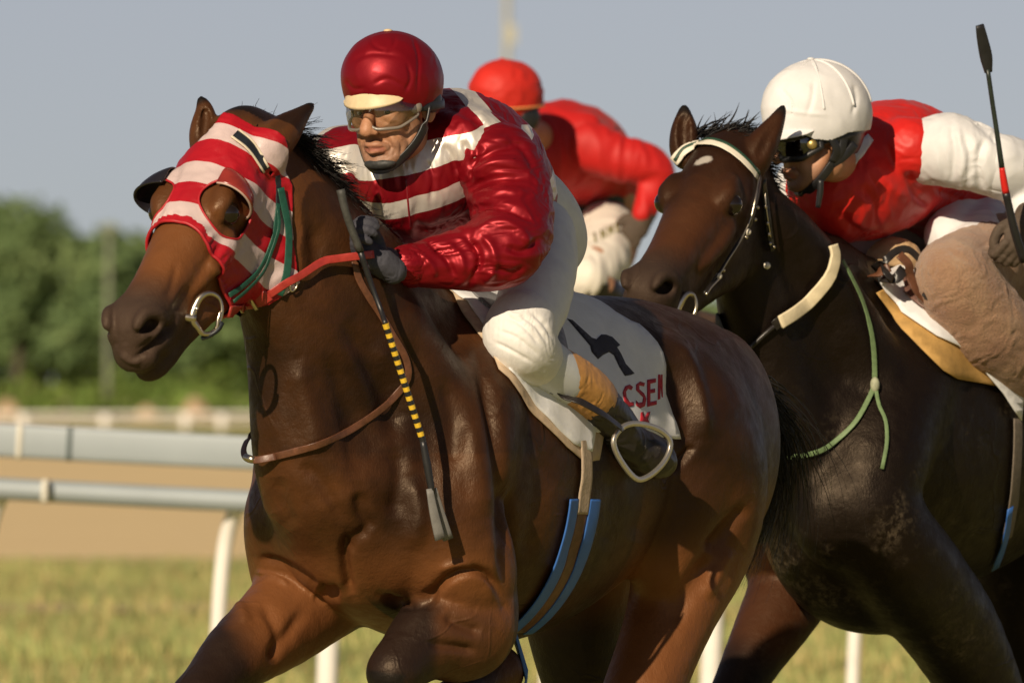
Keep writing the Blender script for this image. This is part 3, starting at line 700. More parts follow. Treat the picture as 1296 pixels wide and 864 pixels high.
# dark ear tips and ear insides
uu, vv = U1[:, 0] + 5 * noise3(U1, .06, 8), U1[:, 1] + 5 * noise3(U1, .06, 9); al, bl, zl = (V1 / H1.S).T
at1['black'] = np.maximum(at1['black'], ((bl > .05) & (al > .1) & (al < .9)) * sstep(742, 772, vv) * (1 - sstep(540, 585, uu)) * .93)
at1['black'] = np.maximum(at1['black'], ((bl > .05) & (al > -.2) & (al < .9)) * sstep(738, 790, vv) * (1 - sstep(618, 645, uu)) * .55)
at1['black'] = np.where((bl < -.08) & (al > .3) & (zl < -.6), (1 - sstep(-30, 35, uu - (292 + .50 * (vv - 770)))) * .93, at1['black'])
for e in ears1:
    tip = np.array(e['outer'][-1][:3]); dd = np.linalg.norm(U1 - tip, axis=1); at1['black'] = np.maximum(at1['black'], 1 - sstep(6, 20, dd))
    dc = np.min([np.linalg.norm(U1 - np.array(c[:3]), axis=1) for c in crom(e['cut'], 4)], 0); at1['black'] = np.maximum(at1['black'], .35 * (1 - sstep(9, 15, dc)))
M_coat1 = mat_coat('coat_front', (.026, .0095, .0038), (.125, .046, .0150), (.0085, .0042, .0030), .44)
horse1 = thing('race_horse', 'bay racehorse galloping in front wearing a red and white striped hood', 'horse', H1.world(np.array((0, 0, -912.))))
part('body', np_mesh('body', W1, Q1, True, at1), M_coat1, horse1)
bvh1 = bvh_of(W1, Q1)
def eyeball(H, HF, hs, q, parent):
    c = HF.out(np.array((142, 2, 49 * q)) * hs); part('eye', MB().sphere(uvd_world(c, H.Y0), H.px(15.5 * hs), 18, 12).mesh('eye'), M_eye, parent)
for q in (1, -1): eyeball(H1, HF1, 1.0, q, horse1)

def strands(roots, dirs, lens, widths, droop, seed, segs=5, curl=.25, Y0=0.0, wave=None):
    """tapering hair ribbons (three-sided) in (u,v,d) space, returned as world mesh arrays"""
    r = np.random.default_rng(seed); n = len(roots); V = np.zeros((n, segs + 1, 3, 3))
    side = np.cross(dirs, r.normal(size=(n, 3))); side /= np.linalg.norm(side, axis=1)[:, None]; s2 = np.cross(dirs, side); s2 /= np.linalg.norm(s2, axis=1)[:, None]
    cur = np.array(roots, float); d = np.array(dirs, float); bend = r.normal(0, curl, (n, 3))
    for i in range(segs + 1):
        w = (widths * (1 - (i / segs) ** 1.6) + .25)[:, None]
        for j in range(3):
            a = 2 * math.pi * j / 3; V[:, i, j] = cur + w * (math.cos(a) * side + math.sin(a) * s2 * .6)
        d = d + bend / segs + np.array(droop) / segs
        if wave is not None: d = d + wave(cur, i / segs)
        d /= np.linalg.norm(d, axis=1)[:, None]; cur = cur + d * (lens / segs)[:, None]
    idx = np.arange(n * (segs + 1) * 3).reshape(n, segs + 1, 3); Q = []
    for i in range(segs):
        for j in range(3):
            k = (j + 1) % 3; Q.append(np.stack([idx[:, i, j], idx[:, i, k], idx[:, i + 1, k], idx[:, i + 1, j]], 1))
    return uvd_world(V.reshape(-1, 3), Y0), np.concatenate(Q)
def crest_points(H, legs, n, r, extra=.0):
    rows = np.array(legs['crest']); q = crom(rows, 8); t = r.uniform(0, len(q) - 1.001, n); i = t.astype(int); f = (t - i)[:, None]
    p = q[i] * (1 - f) + q[i + 1] * f; c = p[:, :3] * H.S; c[:, 2] += p[:, 3] * H.S * .80; c[:, 1] += r.normal(0, .016, n) * H.S; return H.F.out(c), t / len(q)
r_ = np.random.default_rng(11)
back = H1.F.out((-1, 0, 0)) - H1.F.o; up = np.array((0, -1, 0)); lft = H1.F.R[1]
def mane_dirs(tt, n, side):
    clump = np.sin(tt * 60) * .25 + np.sin(tt * 173 + 1) * .2
    d = back * .55 + up * (.22 + .18 * sstep(.55, .8, tt))[:, None] + lft * (side + clump * .6 + np.where(r_.random(n) < .6, .75, -.3) + r_.normal(0, .12, n))[:, None] + r_.normal(0, .12, (n, 3)); return d / np.linalg.norm(d, axis=1)[:, None]
n = 9000; roots, tt = crest_points(H1, legs1, n, r_)
V, Q = strands(roots, mane_dirs(tt, n, -.10), r_.uniform(34, 84, n) * (.35 + .65 * sstep(.3, .7, tt)) * (1 - .55 * sstep(.84, .95, tt)), r_.uniform(.6, 1.3, n), (0, .95, 0), 3, 5, .26)
tuft = np.array((322, 168, -350)) + r_.normal(0, 1, (700, 3)) * (10, 4, 8); dt = np.array((.45, -.45, .5)) + r_.normal(0, .25, (700, 3)); dt /= np.linalg.norm(dt, axis=1)[:, None]
V2, Q2 = strands(tuft, dt, r_.uniform(6, 16, 700), r_.uniform(.6, 1.2, 700), (.2, .6, 0), 4, 5, .4)
part('mane', np_mesh('mane', np.vstack([V, V2]), np.vstack([Q, Q2 + len(V)])), M_hair, horse1)
# tail streaming behind
n = 4000; dock = H1.F.out(H1.m((-1.24, 0, -.18))); root = dock + r_.normal(0, 1, (n, 3)) * (9, 10, 9)
lockc = r_.normal(0, .17, (24, 3)); dirs = np.array((.70, .38, .62)) + lockc[r_.integers(0, 24, n)] + r_.normal(0, .09, (n, 3)); dirs /= np.linalg.norm(dirs, axis=1)[:, None]
V, Q = strands(root, dirs, r_.uniform(120, 330, n), r_.uniform(.7, 1.6, n), (-1.45, 1.30, .15), 9, 12, .30)
part('tail', np_mesh('tail', V, Q), M_hair, horse1)
# ------------------------------------------------------------------ tack of the front horse
def cut_shell(V, Q, reg, iters=4, eps=.6):
    """keep the part of a surface where reg(V) < 0, with its rim pulled onto reg = 0"""
    r = reg(V); keep = (r[Q] < 0).any(1); Q = Q[keep]; out = np.unique(Q[r[Q] >= 0]); V = V.copy()
    N = vnormals(V, Q)
    for _ in range(iters):
        p = V[out]; g = np.stack([(reg(p + e) - reg(p - e)) / (2 * eps) for e in np.eye(3) * eps], 1)
        n = N[out]; g = g - n * (g * n).sum(1)[:, None]; L = (g * g).sum(1) + 1e-6
        V[out] = p - g * np.clip(reg(p) / L, -6, 6)[:, None]
    u, inv = np.unique(Q, return_inverse=True); return V[u], inv.reshape(Q.shape)
def satin(name, cols, thr=None, rough=.28, field='stripe', nscale=55, bstr=.35, bdist=.004, aniso=(60, 60, 60), sheen=0.0, metal=0.0):
    """silky cloth; cols=(main, band); band shown where the stored field is positive"""
    m, nt, b = newmat(name); n = noise_node(nt, 7, 4, .6); f = noise_node(nt, nscale, 5, .6)
    def v(c): return ramp(nt, n, [(.3, tuple(x * .86 for x in c)), (.7, tuple(min(1, x * 1.08) for x in c))])
    c = v(cols[0])
    if len(cols) > 1: c = mixc(nt, math_node(nt, 'GREATER_THAN', attr(nt, field), 0.0), c, v(cols[1]))
    nt.links.new(c, b.inputs['Base Color']); b.inputs['Roughness'].default_value = rough
    b.inputs['Sheen Weight'].default_value = sheen; b.inputs['Sheen Roughness'].default_value = .35; b.inputs['Specular IOR Level'].default_value = .35; b.inputs['Metallic'].default_value = metal
    p = bump(nt, b, f, bstr * .35, bdist); p = bump(nt, b, n, .15, .012, p); bump(nt, b, noise_node(nt, 700, 2, .5), .12, .0006, p); return m
# -------- striped blinker hood
def hood_region(L):
    t, h, w = HF1.inn(H1.F.out(L)).T; aw = np.abs(w)
    tmin = np.interp(h, [-150, -110, -60, 0, 40], [118, 88, 34, 8, 2]); tmax = np.interp(h, [-140, -75, 0, 30], [214, 212, 203, 188])
    r = np.maximum(tmin - t, t - tmax); r = np.maximum(r, -150 - h)
    hole = 38 - np.sqrt((t - 136) ** 2 + ((h - 2) * 1.0) ** 2 + ((aw - 47) * .85) ** 2); r = np.maximum(r, hole)
    q = H1.F.out(L)
    for e in ears1:
        c = crom(e['outer'], 3)[:, :3]; d = np.min([np.linalg.norm(q - p, axis=1) for p in c], 0); r = np.maximum(r, (27 if e is ears1[0] else 36) - d)
    return r
sub = ((380, -215, -130), (760, 150, 285))
Vh, Qh = fld1.surface(4.2, 2, sub); Vh, Qh = cut_shell(Vh, Qh, hood_region)
th, hh, wh = HF1.inn(H1.F.out(Vh)).T
Nh = vnormals(Vh, Qh); q_ = np.stack([th, hh, wh], 1); crk = (1 - 2 * np.abs(noise3(q_ * (.5, 1, 1), .055, 5))) * 1.3 + noise3(q_, .045, 6) * 1.2 + (1 - 2 * np.abs(noise3(q_ * (1, .5, .5), .12, 15))) * .6
edge = np.exp(-((th - np.interp(hh, [-140, -75, 0, 30], [206, 204, 195, 180])) / 9) ** 2); crk += edge * 1.6 * np.sin(hh * .75 + wh * .5)
Vh = Vh + Nh * crk[:, None]
sv = th + .30 * np.maximum(0, 12 - hh)
band = np.maximum.reduce([14 - np.abs(sv - 36), 17 - np.abs(sv - 104), 18 - np.abs(sv - 172)]) 
band = np.where(th > np.interp(hh, [-140, -75, 0, 30], [206, 202, 193, 176]), -1, band)
M_hood = satin('hood_cloth', ((.38, .008, .016), (.56, .44, .43)), rough=.40, nscale=45, bstr=.9, bdist=.006)
M_bind = simple('hood_binding', (.40, .012, .02), .5, .15, 60, .3)
hood = thing('blinker_hood', 'red and white striped blinker hood on the front horse', 'hood', H1.world(Vh.mean(0)))
o = part('cloth', np_mesh('cloth', H1.world(Vh), Qh, True, dict(stripe=band)), M_hood, hood)
md = o.modifiers.new('solid', 'SOLIDIFY'); md.thickness = .003; md.offset = -1
def hp(t, h, w): return HF1.out((t, h, w))
def HW(t, h, w): return uvd_world(HF1.out((t, h, w)), 0.0)
for q in (1, -1):                                   # stitched binding round each eye hole
    dz = np.sqrt((th - 136) ** 2 + (hh - 2) ** 2 + ((wh * q - 47) * .85) ** 2); m = np.where((np.abs(dz - 38) < 2.2) & (wh * q > 0))[0]
    ang = np.arctan2(hh[m] - 2, th[m] - 136); m = m[np.argsort(ang)]; ang = np.sort(ang); bins = np.floor((ang + math.pi) / (2 * math.pi) * 26).astype(int)
    pts = [H1.world(Vh[m[bins == k]].mean(0)) for k in range(26) if (bins == k).any()]
    if len(pts) > 8: part('eye_binding', poly_mesh('eye_binding', *sweep(pts, [H1.px(1.5)] * len(pts), 8, closed=True, n=2)), M_bind, hood)
bq = np.abs(th - np.interp(hh, [-140, -75, 0, 30], [214, 212, 203, 188])); m = np.where((bq < 2.5) & (hh > -118))[0]; ph = np.arctan2(wh[m], hh[m] + 40); m = m[np.argsort(ph)]; ph = np.sort(ph); bins = np.floor((ph + math.pi) / (2 * math.pi) * 60).astype(int)
pts = [H1.world(Vh[m[bins == k]].mean(0)) for k in range(60) if (bins == k).any()]
part('edge_binding', poly_mesh('edge_binding', *sweep(pts, [H1.px(2.2)] * len(pts), 8, n=2)), M_bind, hood)
# blinker cups : quarter domes behind each eye
def cup(q, prot, rad, mat, t0=116):
    V = []; F = []; nu, nv = 18, 10
    for i in range(nv + 1):
        for j in range(nu + 1):
            a = math.pi * (j / nu - .5); e = math.pi / 2 * i / nv      # a: along the rim (h), e: from rim backwards
            V.append(HW(t0 - rad * .95 * math.sin(e) * math.cos(a) ** .5 + 6 * math.cos(e), 2 + rad * math.sin(a), q * (40 + (prot + 8) * math.cos(a) * math.cos(e))))
    for i in range(nv):
        for j in range(nu): F.append((i * (nu + 1) + j, i * (nu + 1) + j + 1, (i + 1) * (nu + 1) + j + 1, (i + 1) * (nu + 1) + j))
    o = part('blinker_cup', poly_mesh('blinker_cup', V, F), mat, hood); md = o.modifiers.new('solid', 'SOLIDIFY'); md.thickness = .003
    rim = [HW(t0 + 6, 2 + rad * math.sin(a), q * (40 + (prot + 8) * math.cos(a))) for a in np.linspace(-math.pi / 2, math.pi / 2, 15)]
    part('cup_rim', poly_mesh('cup_rim', *sweep(rim, [H1.px(1.5)] * 15, 8)), M_rim if q > 0 else M_blackvinyl, hood)
M_redvinyl = simple('cup_red_vinyl', (.26, .03, .022), .25, .2, 20, .1, coat=.4); M_blackvinyl = simple('cup_black_vinyl', (.014, .012, .016), .35, .2, 20, .1)
M_rim = simple('cup_rim_pale', (.50, .36, .30), .4, .1, 20, 0)
cup(1, 24, 35, M_redvinyl); cup(-1, 46, 36, M_blackvinyl)
# -------- bridle : brow band, cheek straps, bit ring, chin strap
M_green = simple('strap_green', (.012, .075, .050), .45, .25, 60, .3); M_redleather = simple('strap_red_leather', (.36, .035, .028), .35, .2, 50, .25)
M_brownleather = simple('strap_brown_leather', (.115, .045, .022), .42, .3, 60, .3); M_steel = simple('bit_steel', (.62, .54, .42), .28, .1, 30, .05, metal=1.0)
M_cream = simple('strap_cream', (.66, .58, .44), .5, .12, 50, .2); M_navy = simple('strap_dark', (.014, .018, .024), .45, .3, 50, .2)
M_blackleather = simple('black_leather', (.018, .015, .014), .38, .3, 60, .25)
bridle = thing('bridle', 'green and red racing bridle with steel ring bit on the front horse', 'bridle', HW(300, -40, 40))
def onface(pts, off):                              # picture points projected to the hooded head then lifted
    out = []
    for u, v in pts:
        loc, nor = cast_px(bvh1, u, v); out.append(np.array(loc + nor * H1.px(off)))
    return out
def facenormals(pts): return [np.array(cast_px(bvh1, u, v)[1]) for u, v in pts]
def strap(name, pts, w, mat, parent, off=6, th=.0016, H=H1, fn=None, ff=None, n=4):
    p = (ff or onface)(pts, off); return part(name, poly_mesh(name, *sweep(p, [1] * len(p), 12, flat=(H.px(w), th), up=(fn or facenormals)(pts), n=n)), mat, parent)
bb = [(296, 174), (315, 190), (333, 213)]
strap('brow_band', bb, 6.4, M_navy, bridle, 7.5)
strap('piping', [(u + 4.3, v - 4.2) for u, v in bb], 1.4, M_cream, bridle, 8.6); strap('piping', [(u - 4.3, v + 4.2) for u, v in bb], 1.4, M_cream, bridle, 8.6)
strap('headstall', [(348, 218), (349, 232), (350, 246), (350, 262)], 4.5, M_navy, bridle, 5)
strap('throat_lash', [(350, 238), (355, 260), (360, 290), (361, 318), (359, 348), (352, 372)], 5.0, M_green, bridle, 9)
strap('cheek_strap', [(347, 258), (344, 280), (341, 300), (330, 325), (318, 345), (300, 362), (284, 374)], 3.2, M_green, bridle, 9)
strap('cheek_strap', [(346, 265), (347, 290), (336, 322), (324, 345), (306, 364), (288, 380)], 2.2, M_green, bridle, 10)
strap('chin_strap', [(282, 392), (296, 386), (312, 381), (328, 377), (340, 370)], 8.0, M_redleather, bridle, 9)
strap('buckle', [(299, 386), (303, 384)], 10, M_blackleather, bridle, 11, n=1); strap('buckle', [(311, 383), (313, 382)], 9, M_steel, bridle, 11.2, n=1); strap('buckle', [(323, 379), (325, 378)], 9, M_steel, bridle, 11.2, n=1)
bc = np.array(cast_px(bvh1, 262, 396)[0]); bu, bv, bd = HF1.R
ax1 = unit(HF1.R[0] * .9 + HF1.R[1] * .2); 
ringc = HF1.out(HF1.inn(np.array((263, 396, 0.))) * 0 + np.array((262, -62, 48)))
ringpts = [(237, 401), (246, 390), (254, 376), (266, 371), (277, 377), (281, 392), (277, 410), (268, 421), (257, 422), (249, 413), (243, 404)]
def flatpt(u, v, d): return uvd_world(np.array((u, v, d)), 0.0)
RD = HF1.out((255, -60, 52))[2] - 14
part('bit_ring', poly_mesh('bit_ring', *sweep([flatpt(u, v, RD + (u - 260) * .35) for u, v in ringpts[1:]], [H1.px(r) for r in (5, 4.4, 3.2, 2.4, 2.4, 2.4, 2.6, 3, 4.2, 5.2)], 12, closed=True)), M_steel, bridle)
part('bit_bar', poly_mesh('bit_bar', *sweep([flatpt(214, 402, RD + 16), flatpt(222, 400, RD - 6), flatpt(233, 401, RD - 8), flatpt(247, 403, RD - 5)], [H1.px(4), H1.px(4.6), H1.px(4.8), H1.px(6.5)], 12)), M_steel, bridle)
part('chain', poly_mesh('chain', *sweep([flatpt(279, 394, RD + 4), flatpt(276, 404, RD + 2), flatpt(274, 416, RD + 2), flatpt(266, 426, RD + 4)], [H1.px(2.2)] * 4, 8)), M_steel, bridle)
part('curb_strap', poly_mesh('curb_strap', *sweep([flatpt(256, 428, RD + 8), flatpt(266, 424, RD + 2), flatpt(276, 417, RD + 2), flatpt(281, 408, RD + 6)], [H1.px(3)] * 4, 8)), M_navy, bridle)
# -------- reins
reins = thing('reins', 'red and brown leather reins from the bit to the gloved hand of the front jockey', 'reins', H1.W(430, 330, .1))
def ribbon(name, rows, w, mat, parent, H=H1, th=.0016, up=None, n=4):
    p = [H.W(u, v, b) for u, v, b in rows]; return part(name, poly_mesh(name, *sweep(p, [1] * len(p), 12, flat=(H.px(w), th), up=up if up is not None else (.55, -.8, .25), n=n)), mat, parent)
def cord(name, rows, r, mat, parent, H=H1, n=4, sides=10):
    p = [H.W(x[0], x[1], x[2]) for x in rows]; return part(name, poly_mesh(name, *sweep(p, [H.px(r)] * len(p), sides, n=n)), mat, parent)
def lifted(rows, off, H=H1, bvh=None):
    p = []; nn = []
    for u, v in rows:
        loc, nor = cast_px(bvh or bvh1, u, v, H.Y0); p.append(np.array(loc + nor * H.px(off))); nn.append(np.array(nor))
    return p, nn
p0, n0 = lifted([(340, 370), (358, 358), (376, 348)], 10); p1, n1 = lifted([(400, 334), (420, 326)], 16); pz, nz_ = lifted([(440, 322), (456, 324)], 26); p1 += pz; n1 += nz_
part('rein_strap', poly_mesh('rein_strap', *sweep(p0 + p1, [1] * 7, 12, flat=(H1.px(5), .0016), up=n0 + n1)), M_redleather, reins)
pk, nk = lifted([(364, 358), (370, 352), (372, 362), (366, 368)], 8); part('rein_ring', poly_mesh('rein_ring', *sweep(pk, [H1.px(1.4)] * 4, 8, closed=True)), M_steel, reins)
p2, n2 = lifted([(446, 330), (452, 352), (464, 374), (480, 398), (496, 425), (511, 452), (514, 478), (500, 500), (476, 520), (440, 545), (405, 560), (375, 570), (352, 576)], 5)
part('loop_strap', poly_mesh('loop_strap', *sweep(p2, [1] * len(p2), 12, flat=(H1.px(4.6), .0016), up=n2)), M_brownleather, reins)
pe = np.array(p2[-1]); kx = H1.px(1)
ext = [pe + np.array((du * kx, dy, -dv * kx)) for du, dv, dy in ((-14, 3, .0), (-28, 4.5, .012), (-38, 1, .04), (-41, -8, .07), (-37, -20, .11), (-28, -32, .15), (-16, -44, .19))]
part('loop_strap', poly_mesh('loop_strap', *sweep([pe] + ext, [1] * 8, 12, flat=(H1.px(4.6), .0016), up=[np.array((.1, -.95, .2)), np.array((-.5, -.8, .2)), np.array((-.9, 0, 0))])), M_brownleather, reins)
part('buckle', poly_mesh('buckle', *sweep([ext[1] + np.array((0, -.004, 0)), ext[2] + np.array((0, -.004, 0))], [H1.px(4.6)] * 2, 10, n=1)), M_steel, reins)

# -------- saddle cloth : wrapped round the barrel in (along, angle) coordinates
AX = H1.m((0, 0, -.36))
def to_aphi(u, v):
    loc, nor = cast_px(bvh1, u, v); k = (CAM_D + loc.y) / FPX; q = np.array((loc.x / k + 648, VH - (loc.z - CAM_H) / k, loc.y / (CAM_D / FPX)))
    L = H1.F.inn(q); return L[0], math.degrees(math.atan2(L[1], L[2] - AX[2]))
def aphi_world(a, phi, off, bvh=None):
    d = np.array((0, math.sin(math.radians(phi)), math.cos(math.radians(phi)))); c = np.array((a, 0, AX[2]))
    p0 = Vector(H1.world(c + d * 420)); p1 = Vector(H1.world(c)); loc, nor, i, ds = (bvh or bvh1).ray_cast(p0, (p1 - p0).normalized())
    if loc is None: return p1, Vector((0, 0, 1))
    if nor.dot(p1 - p0) > 0: nor = -nor
    return loc + nor * H1.px(off), nor
PH = 3.2                                            # px per degree, to make the fill isotropic
def wrap_sheet(name, poly, off, mat, parent, step, thick, rip=0.0, seed=0):
    v2, f = fill_poly([(a, p * PH) for a, p in poly], step); V = []
    for a, p in v2:
        w, nor = aphi_world(a, p / PH, off); 
        if rip: w = w + nor * (H1.px(rip) * (math.sin(a * .045 + p * .02) * .6 + math.sin(a * .11 - p * .05) * .4))
        V.append(w)
    me = poly_mesh(name, V, f); o = part(name, me, mat, parent); md = o.modifiers.new('solid', 'SOLIDIFY'); md.thickness = thick; md.offset = 0
    return o, BVHTree.FromPolygons([tuple(v) for v in V], f)
M_white = simple('white_cloth', (.74, .745, .76), .75, .06, 22, .3, .004); M_tanpad = simple('felt_pad', (.50, .38, .26), .9, .15, 40, .4)
edge_l = [(590, 385), (618, 428), (640, 470), (668, 505), (700, 540), (722, 562), (744, 572), (748, 548), (800, 548), (857, 556), (846, 525), (838, 500), (838, 462), (828, 436), (806, 414), (775, 400)]
left = [to_aphi(u, v) for u, v in edge_l]
af, ar = left[0][0] + 40, left[-1][0] - 6
poly = [(af, 0)] + left + [(ar, 0)]
cloth = thing('saddle_cloth', 'white saddle cloth with black number and red letters on the front horse', 'saddle cloth', H1.world(np.array((-260, 120, -200.))))
full = poly + [(a, -p) for a, p in left[::-1]]
o, bvh_cloth = wrap_sheet('cloth', full, 5.5, M_white, cloth, 11, .003, 1.6)
pad_l = [to_aphi(u, v) for u, v in [(572, 372), (600, 418), (630, 468), (652, 492), (690, 540), (716, 566), (738, 585), (756, 582), (760, 560), (760, 470), (720, 420)]]
padp = [(af + 26, 0)] + pad_l + [(pad_l[-1][0], 0)]
wrap_sheet('felt_pad', padp + [(a, -p) for a, p in pad_l[::-1]], 3.0, M_tanpad, cloth, 12, .003)
M_print = simple('print_black', (.018, .014, .020), .7, .2, 40, .1); M_printred = simple('print_red', (.42, .012, .025), .7, .15, 40, .1)
def pd(name, polys, mat, off=1.4, step=4):
    for poly in polys: decal(name, poly, bvh_cloth, H1.px(off), mat, cloth, step)
pd('number', [[(717, 404), (724, 406), (748, 428), (754, 430), (760, 424), (766, 424), (774, 427), (784, 437), (780, 440), (785, 448), (791, 461), (802, 473), (797, 475), (790, 476), (783, 465), (776, 450), (770, 446), (762, 450), (756, 455), (748, 446), (746, 438)]], M_print)
def letter(pts): return [[(x, y) for x, y in p] for p in pts]
pd('lettering', letter([
    [(800, 490), (796, 487), (790, 489), (787, 497), (789, 508), (795, 515), (801, 514), (801, 509), (796, 509), (792, 503), (791, 496), (794, 492), (798, 494)],
    [(815, 485), (809, 483), (804, 487), (804, 494), (809, 499), (813, 503), (812, 509), (807, 510), (804, 507), (804, 513), (809, 517), (815, 514), (817, 505), (814, 498), (808, 493), (808, 488), (814, 489)],
    [(829, 479), (818, 481), (818, 515), (830, 512), (830, 507), (822, 509), (822, 498), (828, 497), (828, 492), (822, 493), (822, 486), (829, 484)],
    [(832, 474), (831.5, 506), (834.5, 505), (834.8, 488), (836.6, 503), (837.6, 503), (837.4, 474), (835.6, 474), (836, 486), (834.6, 474)]]), M_printred, 1.4, 3)
pd('lettering', letter([[(810, 522), (809, 534), (813, 536), (816, 533), (819, 538), (822, 538), (819, 531), (822, 521), (818, 522), (815, 529), (813, 521)]]), M_printred, 1.4, 3)
# -------- girth
girth = thing('girth', 'beige webbing girth with blue edged straps under the front horse', 'girth', H1.world(np.array((-100, 150, -420.))))
M_web = simple('girth_webbing', (.40, .31, .22), .85, .15, 120, .5); M_blue = simple('girth_blue', (.035, .13, .42), .5, .12, 30, .2)
ga, gp = to_aphi(738, 575)
def gstrip(name, a0, a1, p0, p1, off, mat, dr=0.0):
    n = int((p1 - p0) / 4); poly = [(a0 + dr * i / n, p0 + (p1 - p0) * i / n) for i in range(n + 1)] + [(a1 + dr * i / n, p0 + (p1 - p0) * i / n) for i in range(n, -1, -1)]
    return wrap_sheet(name, poly, off, mat, girth, 6, .003)[0]
g2, gp2 = to_aphi(738, 640)
gstrip('webbing', ga - 13, ga + 13, gp - 8, gp2 + 3, 5.5, M_web)
for sgn in (1, -1):
    gstrip('blue_edge', ga + sgn * 26 - 12, ga + sgn * 26 + 12, gp2 - 3, 161, 5.5, M_blue, 0)
gstrip('leather_strap', ga - 13, ga + 13, gp2 + 2, 160, 4.5, M_brownleather)
for sgn in (-1,):
    gstrip('webbing', ga - 22, ga + 22, -150, -gp, 5, M_web)
# ------------------------------------------------------------------ people
def mat_skin(name, c0, c1):
    m, nt, b = newmat(name); n = noise_node(nt, 14, 4, .6); f = noise_node(nt, 160, 4, .6)
    c = ramp(nt, n, [(.35, c0), (.7, c1)]); nt.links.new(mixc(nt, math_node(nt, 'MULTIPLY', f, .3), c, tuple(x * .7 for x in c0)), b.inputs['Base Color'])
    c2 = mixc(nt, attr(nt, 'beard'), b.inputs['Base Color'].links[0].from_socket, (.16, .10, .075)); c2 = mixc(nt, attr(nt, 'lip'), c2, (.33, .10, .075)); nt.links.new(c2, b.inputs['Base Color'])
    b.inputs['Roughness'].default_value = .55; b.inputs['Subsurface Weight'].default_value = .04; b.inputs['Subsurface Radius'].default_value = (.012, .005, .003); b.inputs['Subsurface Scale'].default_value = .4
    bump(nt, b, f, .45, .002, bump(nt, b, noise_node(nt, 45, 4, .6), .35, .004)); return m
M_skin = mat_skin('skin', (.43, .20, .105), (.55, .28, .155))
M_eyewhite = simple('eye_white', (.75, .70, .65), .2, .05, 30, 0); M_iris = simple('iris', (.03, .018, .012), .1, .2, 60, 0)
def head_axes(fwd, roll=0.0):
    f = unit(fwd); up = np.array((0, -1., 0)); up = unit(up - f * (up @ f)); lf = np.cross(up, f)
    if lf @ np.array((1, 0, 0)) < 0 and f[2] < 0: lf = -lf
    c, s = math.cos(roll), math.sin(roll); return c * lf + s * up, c * up - s * lf, f
def head_prims(F, k):
    """face in millimetres, x to the person's left, y up, z forward; k px per mm"""
    P_ = lambda *r: [x * k for x in r]; o = []
    def T(rows, kk=6, op='u', s=(1, 1, 1)): return tube([P_(*r) for r in rows], kk * k, s, F, 3, op)
    def E(c, r, kk=8, op='u'): return ell(P_(*c), P_(*r), kk * k, F, op)
    o += [E((0, 35, -15), (76, 82, 96)), E((0, -20, 40), (57, 72, 46), 20)]
    o += T([(0, -70, 35, 38), (0, -98, 62, 16)], 18)
    for q in (1, -1):
        o += T([(54 * q, -35, 8, 16), (47 * q, -70, 28, 15), (26 * q, -98, 58, 14), (0, -106, 68, 15)], 12)
        o += [E((44 * q, -24, 58), (20, 15, 19), 12), E((34 * q, -62, 58), (20, 24, 18), 14)]
        o += T([(54 * q, 12, 52, 9), (36 * q, 19, 74, 10), (12 * q, 14, 84, 9)], 8)
        o += [E((33 * q, -3, 88), (19, 12, 15), 7, 's')]
        o += T([(50 * q, -5, 64, 4), (42 * q, 4, 73, 5), (28 * q, 5, 79, 5), (16 * q, -3, 77, 4)], 4) + T([(50 * q, -5, 64, 4), (38 * q, -12, 74, 5), (26 * q, -12, 77, 5), (16 * q, -4, 77, 4)], 4)
        o += [E((14 * q, -42, 99), (9, 8, 11), 5)]
        o += T([(18 * q, -36, 92, 3), (28 * q, -56, 84, 3), (33 * q, -78, 70, 2)], 7, 's')
        o += [ell((0, 0, 0), P_(7, 31, 19), 5 * k, Frame(F.out(P_(80 * q, -8, -14)), unit(F.R[0] * q + F.R[2] * .5), F.R[1], unit(-F.R[0] * .5 * q + F.R[2]))), E((90 * q, -6, -8), (6, 17, 9), 4, 's')]
    o += T([(0, 12, 82, 10), (0, -10, 95, 9), (0, -28, 107, 10), (0, -40, 112, 12)], 8)
    for q in (1, -1): o += [E((7 * q, -51, 106), (4, 4, 6), 3, 's')]
    o += T([(-27, -76, 76, 4), (-12, -70, 90, 6), (0, -71, 93, 6), (12, -70, 90, 6), (27, -76, 76, 4)], 6) + T([(-24, -80, 76, 4), (0, -86, 89, 7.5), (24, -80, 76, 4)], 6)
    o += T([(-27, -77.5, 84, 1.6), (-10, -77, 98, 2.2), (10, -77, 98, 2.2), (27, -77.5, 84, 1.6)], 3, 's')
    o += T([(-24, -95, 82, 3), (0, -97, 92, 3), (24, -95, 82, 3)], 8, 's')
    return o
def face_parts(F, k, Y0, parent, look=(0, 0)):
    """eyes, with iris, set behind the lids"""
    kw = (CAM_D + Y0) / FPX
    for q in (1, -1):
        c = F.out(np.array((32 * q, -3.5, 67)) * k); e = part('eye', MB().sphere(uvd_world(c, Y0), 12.5 * k * kw, 18, 12).mesh('eye'), M_eyewhite, parent)
        g = F.out(np.array((32 * q + look[0], -3.5 + look[1], 67 + 9.5)) * k); part('iris', MB().sphere(uvd_world(g, Y0), 6.0 * k * kw, 14, 10).mesh('iris'), M_iris, e)
        p = [uvd_world(F.out(np.array(r) * k), Y0) for r in ((52 * q, 13, 62), (40 * q, 22, 80), (26 * q, 23, 88), (12 * q, 17, 90))]
        part('eyebrow', poly_mesh('eyebrow', *sweep(p, [1] * 4, 8, flat=(3.2 * k * kw, 1.8 * k * kw), up=(0, -1, .2))), M_hair, parent)
